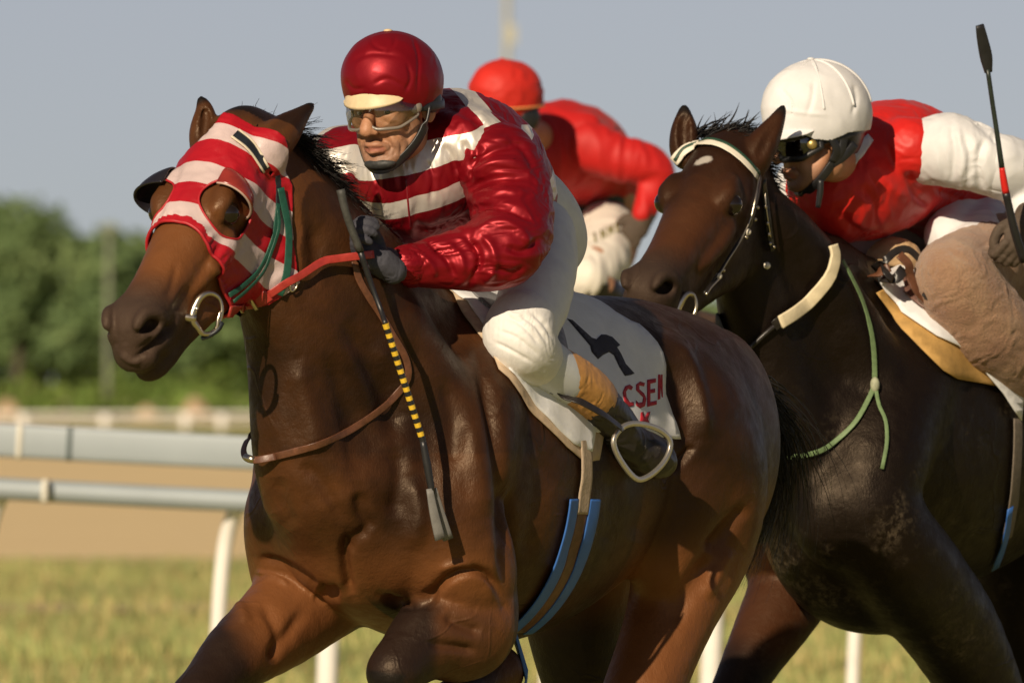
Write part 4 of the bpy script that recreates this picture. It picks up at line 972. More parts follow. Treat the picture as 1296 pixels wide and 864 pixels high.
def skin_attrs(F, k, U):
    x, y, z = (F.inn(U) / k).T; inn = (np.abs(x) < 90) & (np.abs(y) < 140)
    lip = np.where(inn & (z > 70), np.exp(-((y + 78 + .004 * x * x) / 8) ** 2) * (1 - sstep(20, 30, np.abs(x))), 0) * .8
    beard = np.where(inn & (z > 0), sstep(-45, -75, y) if False else (1 - sstep(-80, -50, y)) * .5, 0) * (lip < .2)
    return dict(lip=lip, beard=beard)
def wrinkle(V, Q, amp, scale, stretch, seed=0, ridged=True, R=None):
    N = vnormals(V, Q); p = V @ (R if R is not None else np.eye(3)); p = p * np.array(stretch); w = noise3(p, scale * .45, seed + 9)
    n = noise3(p + 30 * w[:, None], scale, seed) + .45 * noise3(p + 20 * w[:, None], scale * 2.1, seed + 1)
    if ridged: n = 1 - 2.0 * np.abs(n)
    return V + N * (amp * n)[:, None]
def cloth_mesh(prims, lo, hi, vox, wr=None, smooth=2):
    f = Field(IDENT, lo, hi, vox); f.add(prims); V, Q = f.surface(0, smooth)
    for w in wr or []: V = wrinkle(V, Q, *w)
    return V, Q, f
def bounds(prims, pad=12):
    lo = np.full(3, 1e9); hi = -lo
    for p in prims:
        if isinstance(p, list): l, h = bounds(p, pad)
        elif p['op'] != 'u': continue
        else:
            pts = [p['A']] + ([p['B']] if p['t'] == 'c' else []); r = max(p['ra'] * max(p['s']), p['rb'] * max(p['s'])) if p['t'] == 'c' else max(p['r'])
            q = p['F'].out(np.array(pts, float)); l, h = q.min(0) - r - pad, q.max(0) + r + pad
        lo = np.minimum(lo, l); hi = np.maximum(hi, h)
    return lo, hi
def garment(name, prims, mat, parent, Y0, vox=2.5, wr=None, attrs=None, cut=None, solid=0.0, strokes=None):
    lo, hi = bounds(prims); V, Q, f = cloth_mesh(prims, lo, hi, vox, wr)
    if strokes: V = sculpt(None, V, Q, strokes)
    if cut is not None: V, Q = cut_shell(V, Q, cut)
    at = attrs(V) if attrs else None
    o = part(name, np_mesh(name, uvd_world(V, Y0), Q, True, at), mat, parent)
    if solid: md = o.modifiers.new('solid', 'SOLIDIFY'); md.thickness = solid; md.offset = -1
    return o, V, Q
def hand(palm, axis, side, k, curl, q=1, thumb=None):
    """glove: palm, four curled fingers of different lengths and a thumb from the side of the palm. axis = towards knuckles, side = towards the thumb, nrm = palm facing"""
    a = unit(axis); s = unit(np.array(side) - a * (np.array(side) @ a)); n = np.cross(a, s) * q; c = np.array(palm, float); o = []
    P_ = lambda x, y, z: c + (a * x + s * y + n * z) * k
    o += [frame_ell(P_(0, 0, 0), np.array((46, 20, 40)) * k, a, s if False else np.cross(n, a), 10 * k)]
    o += tube([(*P_(-70, 0, 0), 30 * k), (*P_(-35, 0, 0), 33 * k)], 10 * k)
    for i, (y, L) in enumerate(((28, 1.0), (9, 1.1), (-10, 1.03), (-28, .82))):
        r = 10.5 * k * (1 if i < 3 else .88); p = [P_(34, y, 0)]; ang = 0
        pos = np.array((34., y, 0.))
        for L1, c1 in ((42 * L, curl[0]), (27 * L, curl[1]), (22 * L, curl[2])):
            ang += c1; pos = pos + np.array((math.cos(ang) * L1, 0, math.sin(ang) * L1)); p.append(P_(*pos))
        o += tube([(*x, r * f) for x, f in zip(p, (1.08, 1.05, .98, .85))], 3.5 * k)
    th = thumb or [(-25, 30, 4), (0, 48, 14), (26, 46, 30), (44, 34, 40)]
    o += tube([(*P_(*x), r * k) for x, r in zip(th, (15, 13.5, 12, 10))], 5 * k)
    return o
# ------------------------------------------------------------------ front jockey
h1 = lambda u, v, b: H1.uvd(u, v, b)
def hr(rows, H=H1): return [(*H.uvd(u, v, b), r) for u, v, b, r in rows]
def mirror(rows, H=H1):
    out = []
    for u, v, b, r in rows:
        L = H.loc(u, v, b); L[1] = -L[1]; out.append((*H.F.out(L), r))
    return out
j1 = thing('person', 'jockey in dark red satin jacket with white hoops crouching on the front horse', 'person', H1.W(690, 500, 0))
K1 = .605
EM = np.array((474, 140, -178.)); fx, fu, ff = head_axes((-.52, .12, -.85), 0.03)
JF1 = Frame(EM - 43 * ff, fx, fu, ff)
arm_l = [(628, 200, .19, 40), (655, 262, .25, 34), (650, 322, .30, 27), (585, 332, .22, 22), (520, 338, .15, 17), (490, 330, .12, 15)]
arm_r = [(425, 232, -.20, 38), (412, 285, -.27, 32), (405, 340, -.30, 26), (380, 352, -.22, 20), (365, 345, -.16, 15)]
leg_l = [(676, 302, .10, 30), (680, 350, .20, 32), (658, 422, .26, 34), (700, 470, .285, 27), (738, 497, .30, 23), (778, 532, .305, 20)]
torso = [(518, 192, 0, 40), (528, 215, 0, 54), (570, 216, 0, 62), (604, 234, 0, 56), (640, 272, 0, 38)]
bp = tube(hr(torso), 12, n=3) + head_prims(JF1, K1) + tube([(*JF1.out(np.array((0, -60, -15)) * K1), 33), (*h1(518, 195, 0), 40)], 10)
for rows in (arm_l, arm_r, leg_l): bp += tube(hr(rows), 8)
bp += tube(mirror(leg_l), 8)
bp += tube([(*h1(788, 545, .305), 16), (*h1(824, 574, .33), 15)], 8)
lo, hi = bounds(bp); fb = Field(IDENT, lo, hi, 2.0); fb.add(bp); Vb, Qb = fb.surface(0, 1)
Vb = sculpt(None, Vb, Qb, [([(461, 172), (454, 182), (456, 196)], 2, -2), ([(497, 170), (508, 183), (507, 198)], 2.2, -2.4), ([(466, 199), (480, 196), (496, 200)], 2, -1.2), ([(508, 150), (517, 156), (522, 164)], 1.8, -1.2), ([(508, 158), (516, 166), (518, 176)], 1.8, -1.2), ([(484, 152), (494, 157), (506, 154)], 1.8, -1.3), ([(514, 172), (518, 184), (512, 198)], 2.2, -1.6), ([(462, 186), (466, 192), (462, 197)], 1.6, -1.5), ([(498, 186), (500, 192), (497, 198)], 1.6, -1.5), ([(446, 150), (452, 158), (460, 160)], 1.6, -1.2)])
part('body', np_mesh('body', uvd_world(Vb, 0.0), Qb, True, skin_attrs(JF1, K1, Vb)), M_skin, j1); face_parts(JF1, K1, 0.0, j1, (3, -1))
# jacket
M_jred = satin('jacket_satin', ((.245, .005, .0115), (.72, .67, .61)), rough=.40, metal=.45, nscale=24, bstr=.25, bdist=.006, sheen=0)
jk = tube(hr([(522, 224, 0, 80), (552, 210, 0, 94), (596, 214, 0, 88), (632, 242, 0, 68), (652, 262, 0, 55)]), 10, n=3)
jk += [frame_ell(h1(600, 190, .14), (60, 56, 52), (1, .3, .5), k=20), frame_ell(h1(448, 210, -.15), (56, 50, 52), (1, .3, .5), k=20)]
jk += tube([(*h1(535, 180, 0), 52), (*h1(524, 172, 0), 44)], 20)
def bandf(V):
    s = .248 * V[:, 0] + .918 * V[:, 1] + .308 * V[:, 2]; s = s + 2.0 * noise3(V, .03, 4); u, v = V[:, 0], V[:, 1]
    front = np.maximum(15.5 - np.abs(s - 274), 11.5 - np.abs(s - 330)); front = np.minimum(front, (v - 158) * .8 + np.maximum(0, 590 - u) * .25)
    yoke = np.minimum(8.5 - np.abs(.74 * u - .67 * v - 357 + 3 * noise3(V, .03, 6)), np.minimum(178 - v, u - 558))
    rear = np.minimum(16 - np.abs(s - 424), u - 668)
    return dict(stripe=np.maximum.reduce([front, yoke, rear]))
fx_, fu_, ff_ = head_axes((-.5, .5, -.7)); RJ = np.array([fx_, fu_, ff_]).T
o, Vj, Qj = garment('jacket', jk, M_jred, j1, 0.0, 2.2, [(2.0, .020, (1, .38, .6), 3, False), (1.7, .042, (1, .3, .5), 5), (.8, .09, (1, .4, .6), 6)], bandf, strokes=[([(470, 205), (478, 228), (476, 250)], 4, -3), ([(540, 200), (548, 225), (545, 260)], 4, -3), ([(560, 182), (572, 200), (580, 225)], 5, -4), ([(585, 175), (590, 200), (588, 240)], 5, -5), ([(455, 250), (480, 285), (510, 310)], 5, -4), ([(520, 285), (550, 290), (590, 275)], 5, -4), ([(430, 200), (445, 225), (450, 245)], 4, -3), ([(560, 130), (600, 150), (622, 168)], 6, -4), ([(515, 215), (518, 260), (522, 300)], 4, 3)])
# zip and collar
bvhj = bvh_of(uvd_world(Vj, 0.0), Qj)
zp = [cast_px(bvhj, u, v) for u, v in ((514, 226), (515, 240), (517, 262), (519, 285), (520, 300))]
part('zip', poly_mesh('zip', *sweep([np.array(l + n * .0004) for l, n in zp], [1] * 5, 8, flat=(H1.px(1.2), .0008), up=[np.array(n) for l, n in zp])), simple('zip_red', (.20, .006, .012), .5, .2, 60, .2), j1)
M_sleeve = satin('sleeve_satin', ((.25, .005, .0115), (.72, .67, .61)), rough=.40, metal=.45, nscale=24, bstr=.25, bdist=.006, sheen=0)
sl_ = tube(hr([(610, 206, .165, 40), (630, 210, .20, 50), (648, 262, .25, 50), (640, 310, .29, 48), (598, 326, .24, 38), (548, 332, .18, 29), (522, 336, .155, 23)]), 8, n=4)
def nostripe(V): return dict(stripe=np.full(len(V), -1.0))
FOLDS = [([(596, 208), (625, 190), (658, 182)], 5.0, -4.8), ([(592, 222), (625, 206), (668, 204)], 5.6, 4.8), ([(590, 240), (625, 226), (672, 224)], 5.0, -5.6), ([(588, 256), (622, 242), (675, 246)], 6.2, 4.8), ([(586, 276), (615, 260), (650, 266), (680, 282)], 4.3, -6.4), ([(596, 296), (630, 280), (660, 294), (672, 322)], 6.2, 4.8),
    ([(586, 296), (604, 316), (606, 338), (594, 360)], 4.3, -6.4), ([(600, 292), (622, 312), (626, 338), (612, 360)], 5.0, 4.0), ([(545, 310), (566, 328), (576, 354)], 4.3, -4.8), ([(560, 306), (582, 322), (588, 350)], 4.3, 3.2), ([(620, 334), (645, 346), (668, 336)], 4.3, -4.0), ([(528, 318), (545, 335), (552, 352)], 3.7, 3.2), ([(640, 170), (664, 190), (680, 222)], 5.0, -4.0), ([(606, 186), (598, 206), (592, 236)], 3.7, -4.8), ([(640, 312), (662, 318), (684, 300)], 4.3, -4.8), ([(535, 302), (560, 316), (590, 312)], 3.1, -3.2)]
garment('sleeve', sl_, M_sleeve, j1, 0.0, 1.9, [(1.9, .036, (.24, 1, .4), 21), (1.0, .085, (.35, 1, .5), 25), (1.5, .016, (.5, 1, .6), 23, False)], nostripe, strokes=FOLDS)
cuffc = [h1(u, v, b) for u, v, b in ((528, 335, .16), (518, 336, .15), (511, 337, .147))]
garment('cuff', tube([(*cuffc[0], 25), (*cuffc[1], 25.5), (*cuffc[2], 22)], 4), M_sleeve, j1, 0.0, 1.8, [(1.6, .13, (.25, 1, 1), 31)], nostripe)
sr_ = tube(hr([(440, 205, -.17, 46), (426, 232, -.21, 48), (418, 285, -.27, 42), (412, 335, -.29, 36), (385, 350, -.22, 28)]), 8, n=4)
garment('sleeve', sr_, M_sleeve, j1, 0.0, 2.6, [(3.2, .03, (.4, 1, .5), 41), (3, .018, (.5, 1, .6), 43, False)], lambda V: dict(stripe=np.where((V[:, 1] < 178), 13 - np.abs(.5 * V[:, 0] + V[:, 1] - 372), -1.0)))
# breeches
M_breech = simple('breeches_white', (.74, .745, .76), .7, .05, 30, .25, .003)
thigh = [(682, 296, .11, 46), (684, 335, .17, 45), (676, 378, .225, 44), (662, 415, .255, 41), (658, 432, .262, 39)]
br = tube(hr([(648, 258, 0, 62), (672, 285, 0, 62), (690, 305, 0, 52)]), 10) + tube(hr(thigh), 8) + tube(mirror(thigh), 8)
garment('breeches', br, M_breech, j1, 0.0, 2.5, [(.9, .02, (.7, 1, 1), 51, False), (.5, .05, (1, .4, .6), 53)])
# knee gathers : soft pleats ending at a tight band below the knee
kn = tube(hr([(660, 408, .262, 42), (656, 428, .268, 42), (668, 444, .272, 38), (682, 456, .276, 31)]), 8)
garment('knee_cloth', kn, simple('knee_white', (.75, .735, .71), .7, .05, 30, .3, .004), j1, 0.0, 1.8, [(.7, .03, (1, .6, .6), 61, False), (.35, .11, (1, .4, .6), 63)], strokes=[([(640, 400), (662, 412), (688, 440)], 2.5, -2.5), ([(630, 418), (655, 428), (684, 452)], 2.5, -2.5), ([(655, 396), (678, 412), (694, 436)], 2.5, -2.5), ([(624, 432), (648, 444), (676, 460)], 2.5, -2.2), ([(672, 394), (690, 412), (700, 430)], 2.5, -2.2), ([(640, 392), (650, 398), (664, 398)], 3, 2)])
def lower_leg(f, nm):
    st = tube(f([(676, 450, .275, 32), (704, 472, .285, 31), (720, 485, .29, 28)]), 6)
    garment('stocking', st, M_stocking, j1, 0.0, 2.4)
    bt = tube(f([(706, 470, .287, 31), (733, 490, .295, 32.5), (752, 506, .30, 31)]), 4)
    garment('boot_top', bt, M_boottan, j1, 0.0, 2.2, [(.5, .08, (1, 1, 1), 71)])
    bo = tube(f([(742, 500, .298, 29), (765, 522, .304, 27), (784, 545, .306, 25), (792, 560, .306, 22)]), 6)
    bo += tube(f([(780, 552, .306, 21), (800, 565, .315, 24), (822, 577, .33, 25), (836, 584, .338, 20)]), 8)
    garment('boot', bo, M_boot, j1, 0.0, 2.2, [(1.0, .06, (1, 1, 1), 75)])
M_stocking = simple('stocking_grey_white', (.62, .64, .66), .55, .05, 30, .1); M_boottan = simple('boot_top_tan', (.50, .25, .075), .45, .2, 45, .3); M_boot = simple('boot_black', (.016, .013, .012), .35, .3, 25, .25)
lower_leg(hr, 'l'); lower_leg(mirror, 'r')
# gloves
M_glove = simple('glove_slate', (.042, .042, .055), .8, .15, 160, .5, .002)
pc = h1(468, 322, .135); gl = hand(pc, (-.80, -.55, -.35), (-.35, -.75, .35), .56, (.75, 1.1, 1.0), -1)
gl += tube([(*h1(487, 333, .12), 21), (*h1(504, 341, .135), 18)], 8)
garment('glove', gl, M_glove, j1, 0.0, 1.6, [(.5, .09, (1, 1, 1), 81)])
ws = [h1(497, 338, .128), h1(507, 341, .138)]
garment('wrist_strap', tube([(*ws[0], 20), (*(ws[0] * .6 + ws[1] * .4), 20.5)], 2), M_blackleather, j1, 0.0, 1.8)
gr = hand(h1(366, 340, -.13), (-.8, -.3, -.5), (.2, -.8, .5), .56, (.75, 1.1, 1.0), 1); garment('glove', gr, M_glove, j1, 0.0, 2.0)
# helmet with silk cap, peak, goggles and chin strap
def HJ(F, k, Y0): return lambda *p: uvd_world(F.out(np.array(p, float) * k), Y0)
def helmet(F, k, Y0, parent, capmat, peakmat, pro=12, R=(111, 116, 128), cy=50, cz=-12, front=20, backy=-25, wr=2.0, pk=50, strokes=None, up_=12, fcut=6):
    hj = HJ(F, k, Y0); e = [ell(np.array((0, cy, cz)) * k, np.array(R) * k, 4, F), ell(np.array((0, cy + 30, cz + 30)) * k, np.array((R[0] * .8, R[1] * .66, R[2] * .72)) * k, 30 * k, F)]
    def cut(V):
        x, y, z = (F.inn(V) / k).T; return (np.interp(z, [-130, -40, 10, 50, 90, 120], [backy, backy + 4, front - 34, front - 26, front - 2, front + fcut]) - y) * k
    garment('silk_cap', e, capmat, parent, Y0, 2.0, [(wr * k, .035 / k * .57, (1, 1, 1), 91)], nostripe, cut, .002, strokes=strokes)
    n = 19; V = []; Fc = []
    for j in range(n):
        a = math.radians(-pk + 2 * pk * j / (n - 1)); w = math.cos(a / math.radians(pk) * math.pi / 2) ** .6
        for r_, y in ((-4, up_ * w), (3, (up_ - 5) * w), (pro * w + 3, -12 * w - 2), (pro * w + 4, -17 * w - 3), (6, -16 * w - 2), (-4, -4)):
            V.append(hj(math.sin(a) * (R[0] * .95 + r_), front + y - 4 + 4 * math.cos(a), cz + math.cos(a) * (R[2] * .965 + r_)))
    for j in range(n - 1):
        for i in range(6): Fc.append((j * 6 + i, j * 6 + (i + 1) % 6, (j + 1) * 6 + (i + 1) % 6, (j + 1) * 6 + i))
    part('peak', poly_mesh('peak', V, Fc), peakmat, parent)
    part('cap_button', MB().sphere(hj(0, cy + R[1] + 4, cz + 2), 12 * k * (CAM_D + Y0) / FPX * np.array((.8, .8, .35)), 12, 8).mesh('cap_button'), peakmat, parent)
    def sfc(x, z): # point on the cap
        q = max(0.0, 1 - (x / R[0]) ** 2 - ((z - cz) / R[2]) ** 2); return cy + R[1] * math.sqrt(q)
    return hj
M_cap1 = satin('cap_satin', ((.26, .005, .012), (.7, .6, .5)), rough=.40, metal=.45, nscale=22, bstr=.25, bdist=.005, sheen=0)
M_peak1 = simple('peak_cream', (.70, .55, .33), .5, .1, 40, .2)
hj = helmet(JF1, K1, 0.0, j1, M_cap1, M_peak1, front=27, R=(101, 106, 118), cy=48, wr=1.2, up_=26, fcut=22, pk=46, strokes=[([(522, 46), (530, 75), (528, 120)], 2, -1.6), ([(440, 80), (470, 68), (510, 72)], 3, -1.2), ([(466, 44), (474, 58), (490, 64)], 2.5, -1.4), ([(500, 44), (498, 58), (488, 66)], 2.5, -1.2), ([(515, 78), (520, 100), (512, 118)], 2.5, -1.8), ([(436, 100), (446, 112), (462, 112)], 2.5, -1.5), ([(470, 108), (490, 100), (516, 112)], 2.5, -1.2)])
def glassmat(name, tint, refl=.12):
    m = bpy.data.materials.new(name); m.use_nodes = True; nt = m.node_tree; nt.nodes.clear()
    out = nt.nodes.new('ShaderNodeOutputMaterial'); t = nt.nodes.new('ShaderNodeBsdfTransparent'); t.inputs[0].default_value = c4(tint); g = nt.nodes.new('ShaderNodeBsdfGlossy'); g.inputs['Roughness'].default_value = .06
    fr = nt.nodes.new('ShaderNodeFresnel'); fr.inputs[0].default_value = 1.5; a = math_node(nt, 'ADD', math_node(nt, 'MULTIPLY', fr.outputs[0], .6), refl); mx = nt.nodes.new('ShaderNodeMixShader')
    nt.links.new(a, mx.inputs[0]); nt.links.new(t.outputs[0], mx.inputs[1]); nt.links.new(g.outputs[0], mx.inputs[2]); nt.links.new(mx.outputs[0], out.inputs[0]); return m
def goggles(F, k, Y0, parent, lensmat, framemat, rx=76, rz=84, z0=18, top=20, bot=-27, strapmat=None, strapy=(0, 10), fr=3.0):
    hj = HJ(F, k, Y0); kw = k * (CAM_D + Y0) / FPX; n = 33; V = []; Fc = []; up = []; dn = []
    for j in range(n):
        a = math.radians(-82 + 164 * j / (n - 1)); s, c = math.sin(a), math.cos(a); notch = 15 * math.exp(-(a / .16) ** 2); e = abs(a) / math.radians(82); q = 1 - .55 * max(0, e - .6) / .4
        yt = top * q; yb = bot * q + notch; col = []
        for i in range(5):
            y = yb + (yt - yb) * i / 4; bul = 5 * math.sin(math.pi * i / 4); V.append(hj(s * (rx + bul), y, z0 + c * (rz + bul)))
        up.append(hj(s * rx, yt, z0 + c * rz)); dn.append(hj(s * rx, yb, z0 + c * rz))
    for j in range(n - 1):
        for i in range(4): Fc.append((j * 5 + i, (j + 1) * 5 + i, (j + 1) * 5 + i + 1, j * 5 + i + 1))
    g = part('goggles', poly_mesh('goggles', *sweep(up + dn[::-1], [fr * kw] * (2 * n), 8, closed=True, n=1)), framemat, parent)
    part('lens', poly_mesh('lens', V, Fc), lensmat, g)
    sm = strapmat or framemat
    for q in (1, -1):
        pts = [hj(q * (rx + 1), strapy[0], z0 + 6), hj(q * (rx + 12), strapy[0] + .3 * (strapy[1] - strapy[0]), -20), hj(q * 84, strapy[1], -70), hj(q * 40, strapy[1] + 4, -122), hj(0, strapy[1] + 4, -128)]
        part('goggle_strap', poly_mesh('goggle_strap', *sweep(pts, [1] * 5, 10, flat=(9 * kw, 2 * kw), up=[np.array(F.R[0] * q)[[0, 2, 1]] * (1, 1, -1)] * 2 + [np.array(-F.R[2])[[0, 2, 1]] * (1, 1, -1)])), sm, g)
    return g
M_lens1 = glassmat('lens_clear', (.96, .95, .93), .09); M_gframe = simple('goggle_frame', (.20, .17, .14), .3, .1, 30, 0, coat=.5); M_blackpl = simple('black_plastic', (.016, .016, .018), .4, .2, 40, .1)
g = goggles(JF1, K1, 0.0, j1, M_lens1, M_gframe, rx=81, rz=89, top=27, bot=-37, fr=3.6, strapmat=M_blackpl, strapy=(-2, -6))
part('vent', MB().sphere(hj(77, 0, 30), H1.px(8) * np.array((1, .8, 1.1)), 14, 8).mesh('vent'), M_gframe, g)
cs = [hj(88, -2, -8), hj(84, -34, 4), hj(70, -72, 26), hj(46, -104, 52), hj(18, -122, 72), hj(-14, -122, 74), hj(-40, -106, 56), hj(-66, -74, 28), hj(-84, -30, 0), hj(-88, 0, -10)]
part('chin_strap', poly_mesh('chin_strap', *sweep(cs, [1] * 10, 10, flat=(10 * K1 * CAM_D / FPX, 3 * K1 * CAM_D / FPX), up=[np.array((1, 0, 0)), np.array((.5, -.5, 0)), np.array((-.3, -.8, -.5)), np.array((-.5, -.6, -.3)), np.array((-1, 0, 0))])), M_blackpl, j1)
cc = [ell(np.array((0, -112, 66)) * K1, np.array((38, 15, 24)) * K1, 4, JF1)]
garment('chin_cup', cc, simple('chin_cup_dark', (.035, .036, .034), .55, .3, 60, .4), j1, 0.0, 1.6)
for q in (1, -1): garment('ear_pad', [ell(np.array((84 * q, 6, -30)) * K1, np.array((11, 30, 30)) * K1, 3, JF1)], M_blackpl, j1, 0.0, 1.8)
# -------- whip in the left hand
whip1 = thing('whip', 'dark whip with yellow taped shaft hanging down the front horse shoulder', 'whip', H1.W(560, 670, .25))
wh = lambda rows, r: poly_mesh('shaft', *sweep([H1.W(*x) for x in rows], [H1.px(q) for q in r], 10))
part('grip', wh([(431, 240, .15), (436, 262, .155), (443, 284, .16), (456, 318, .17)], [5.5, 5, 5, 5]), simple('whip_grip', (.05, .05, .045), .6, .3, 60, .4), whip1)
part('shaft', wh([(456, 318, .17), (470, 360, .18), (482, 392, .20), (488, 410, .225)], [4, 3.6, 3.4, 3.4]), M_blackpl, whip1)
M_yel = simple('tape_yellow', (.72, .46, .03), .5, .1, 50, .1)
A, B = np.array((488, 410, .225)), np.array((535, 557, .262))
for i in range(26):
    p = A + (B - A) * i / 26; q = A + (B - A) * (i + 1.06) / 26
    o = part('tape', wh([tuple(p), tuple(q)], [4.2, 4.2]), M_yel if i % 2 == 0 else M_blackpl, whip1); o.data.polygons.foreach_set('use_smooth', np.zeros(len(o.data.polygons), bool))
part('tip', wh([(535, 557, .262), (541, 590, .268), (547, 624, .274)], [4, 5, 4]), M_blackpl, whip1)
M_flap = simple('whip_flap', (.16, .155, .145), .6, .2, 40, .3)
for du in (-2.5, 2.5):
    part('flap', poly_mesh('flap', *sweep([H1.W(546 + du, 618, .272), H1.W(553 + du * 1.6, 648, .278), H1.W(562 + du * 2.0, 682, .284)], [1, 1.3, 1.6], 10, flat=(H1.px(4.2), H1.px(1.6)), up=(.2, -.9, .1))), M_flap, whip1)
# -------- stirrup and saddle
M_alu = simple('stirrup_alloy', (.60, .55, .47), .35, .08, 40, .05, metal=.85)
stir = thing('stirrup', 'pale alloy stirrup iron around the toe of the front jockey', 'stirrup', H1.W(812, 600, .34))
sp = [(786, 542), (800, 536), (820, 538), (838, 546), (848, 558), (846, 574), (836, 590), (820, 603), (806, 606), (792, 592), (780, 572), (777, 556)]
part('iron', poly_mesh('iron', *sweep([H1.W(u, v, .378 + (u - 812) * .0004) for u, v in sp], [1] * 12, 10, flat=(H1.px(3.6), H1.px(2.4)), up=(.7, -.6, 0), closed=True)), M_alu, stir)
part('stirrup_leather', poly_mesh('stirrup_leather', *sweep([H1.W(786, 541, .375), H1.W(765, 525, .375), H1.W(735, 508, .35), H1.W(712, 500, .31), H1.W(690, 470, .29)], [1] * 5, 10, flat=(H1.px(5.5), .002), up=(.6, -.6, .5))), M_blackleather, stir)
saddle = thing('saddle', 'small grey racing saddle under the front jockey', 'saddle', H1.W(640, 400, 0))
sd = tube([(*H1.F.out(H1.m((a, 0, z))), r) for a, z, r in ((-.10, .015, 34), (-.22, -.025, 40), (-.36, -.035, 46), (-.48, -.01, 40))], 10, (1, .6, 1))
M_saddle = simple('saddle_grey_leather', (.16, .16, .17), .45, .15, 30, .2)
garment('seat', sd, M_saddle, saddle, 0.0, 3.0)
fl_ = [to_aphi(u, v) for u, v in [(590, 372), (612, 392), (650, 448), (690, 500), (712, 512), (716, 470), (706, 420), (690, 395)]]
for sg in (1, -1):
    v2, f = fill_poly([(a, p * PH) for a, p in fl_], 9); o = part('flap', poly_mesh('flap', [aphi_world(a, sg * p / PH, 9)[0] for a, p in v2], f), M_saddle, saddle); md = o.modifiers.new('solid', 'SOLIDIFY'); md.thickness = .003; md.offset = 0
# ------------------------------------------------------------------ second and third horses
def build_horse(H, poll, muzzle, phi, hs, legs_fore, sh_l, sh_r, ears, vox, lo, hi):
    HF = head_frame(poll, muzzle, phi); pl = H.F.inn(poll) / H.S
    L = dict(sh_l=sh_l, sh_r=sh_r,
        neck=[(.20, 0, -.30, .29), (.38, 0, -.16, .24), (.53, pl[1] * .3, -.10, .145), (pl[0] * .9, pl[1] * .7, pl[2] * .18, .10), (pl[0] - .02, pl[1], pl[2] - .12, .095)],
        crest=[(.06, 0, -.10, .09), (.25, 0, -.03, .06), (.45, pl[1] * .3, pl[2] * .02, .04), (.60, pl[1] * .7, pl[2] * .36, .04), (pl[0] - .03, pl[1], pl[2] - .03, .06)],
        under=[(.48, 0, -.42, .13), (.57, pl[1] * .1, -.26, .085), (.63, pl[1] * .5, -.08, .07), (.665, pl[1] * .8, .06, .06)],
        hl=legs1['hl'], hr=legs1['hr'], side=.05, **legs_fore)
    L['hoof'] = legs_fore['hoof'] + legs1['hoof'][2:]
    f = Field(H.F, lo, hi, vox); f.add(horse_prims(H, HF, hs, L, H.F.inn(poll), ears)); V, Q = f.surface(0, 2)
    return HF, L, f, V, Q
H2 = Horse((1120, 345, 0), 518.2, 60.0, 2.5)
poll2 = np.array((927, 180, -322.)); h2 = lambda u, v, b: H2.uvd(u, v, b)
fore2 = dict(
    fl=[chain(H2, .05, [(1040, 680, .0, .13), (1075, 712, .05, .135), (1120, 735, .10, .12)]), chain(H2, .035, [(1092, 640, .18, .115), (1122, 690, .20, .12), (1158, 735, .20, .125)]),
        chain(H2, .02, [(1158, 735, .20, .125), (1200, 790, .19, .115), (1240, 862, .18, .095), (1268, 915, .17, .066)]),
        chain(H2, .015, [(1265, 915, .17, .056), (1300, 1000, .16, .036), (1330, 1070, .16, .034), (1338, 1095, .16, .044), (1335, 1125, .16, .034)])],
    fr=[chain(H2, .035, [(985, 640, -.17, .11), (1000, 685, -.20, .115), (1010, 730, -.20, .105)]),
        chain(H2, .02, [(1008, 735, -.20, .10), (980, 785, -.20, .085), (950, 838, -.20, .066), (925, 890, -.20, .056), (918, 910, -.20, .058)]),
        chain(H2, .015, [(918, 910, -.20, .052), (895, 980, -.20, .034), (870, 1060, -.20, .034), (862, 1085, -.20, .044), (840, 1110, -.20, .034)])],
    hoof=[(lm(H2, 1333, 1128, .16), lm(H2, 1325, 1160, .16)), (lm(H2, 838, 1112, -.2), lm(H2, 822, 1140, -.2))])
ears2 = [dict(outer=[(948, 214, -352, 17), (957, 196, -348, 19), (970, 175, -340, 15), (983, 153, -330, 8), (992, 134, -322, 1.8)],
              cut=[(962, 196, -372, 5), (974, 172, -362, 6), (986, 148, -345, 3.5)]),
         dict(outer=[(868, 200, -325, 15), (866, 184, -325, 16), (866, 166, -322, 14), (866, 150, -318, 8), (866, 135, -314, 2)],
              cut=[(866, 190, -344, 5), (865, 168, -340, 7), (866, 150, -330, 5)])]
HF2, legs2, fld2, V2_, Q2_ = build_horse(H2, poll2, (-112, 208, -250), 69, .92, fore2, lm(H2, 1090, 635, .19), lm(H2, 988, 630, -.17), ears2, 3.2, (-720, -205, -880), (700, 205, 265))
U2 = H2.F.out(V2_); T2 = HF2.inn(U2); W2 = H2.world(V2_)
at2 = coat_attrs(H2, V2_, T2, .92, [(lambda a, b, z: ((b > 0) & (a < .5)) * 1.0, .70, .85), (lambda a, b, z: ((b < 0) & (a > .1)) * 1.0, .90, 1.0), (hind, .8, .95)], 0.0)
t, h, w = (T2 / .92).T; ih = (np.abs(w) < 75) & (h > -140) & (t > -15) & (t < 400)
a_, b_, z_ = (V2_ / H2.S).T
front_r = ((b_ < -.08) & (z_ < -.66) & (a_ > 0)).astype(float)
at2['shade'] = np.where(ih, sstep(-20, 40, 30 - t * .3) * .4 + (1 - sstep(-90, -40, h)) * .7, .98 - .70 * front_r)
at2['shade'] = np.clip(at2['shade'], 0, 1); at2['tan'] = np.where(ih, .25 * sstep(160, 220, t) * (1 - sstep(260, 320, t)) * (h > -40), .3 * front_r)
nz2 = noise3(T2, .07, 3)
at2['white'] = np.where(ih & (h > 0), (1 - sstep(.75, 1.15, np.hypot((t - 85) / 8, (w + 6) / 11) + .5 * nz2)) * .55, 0)
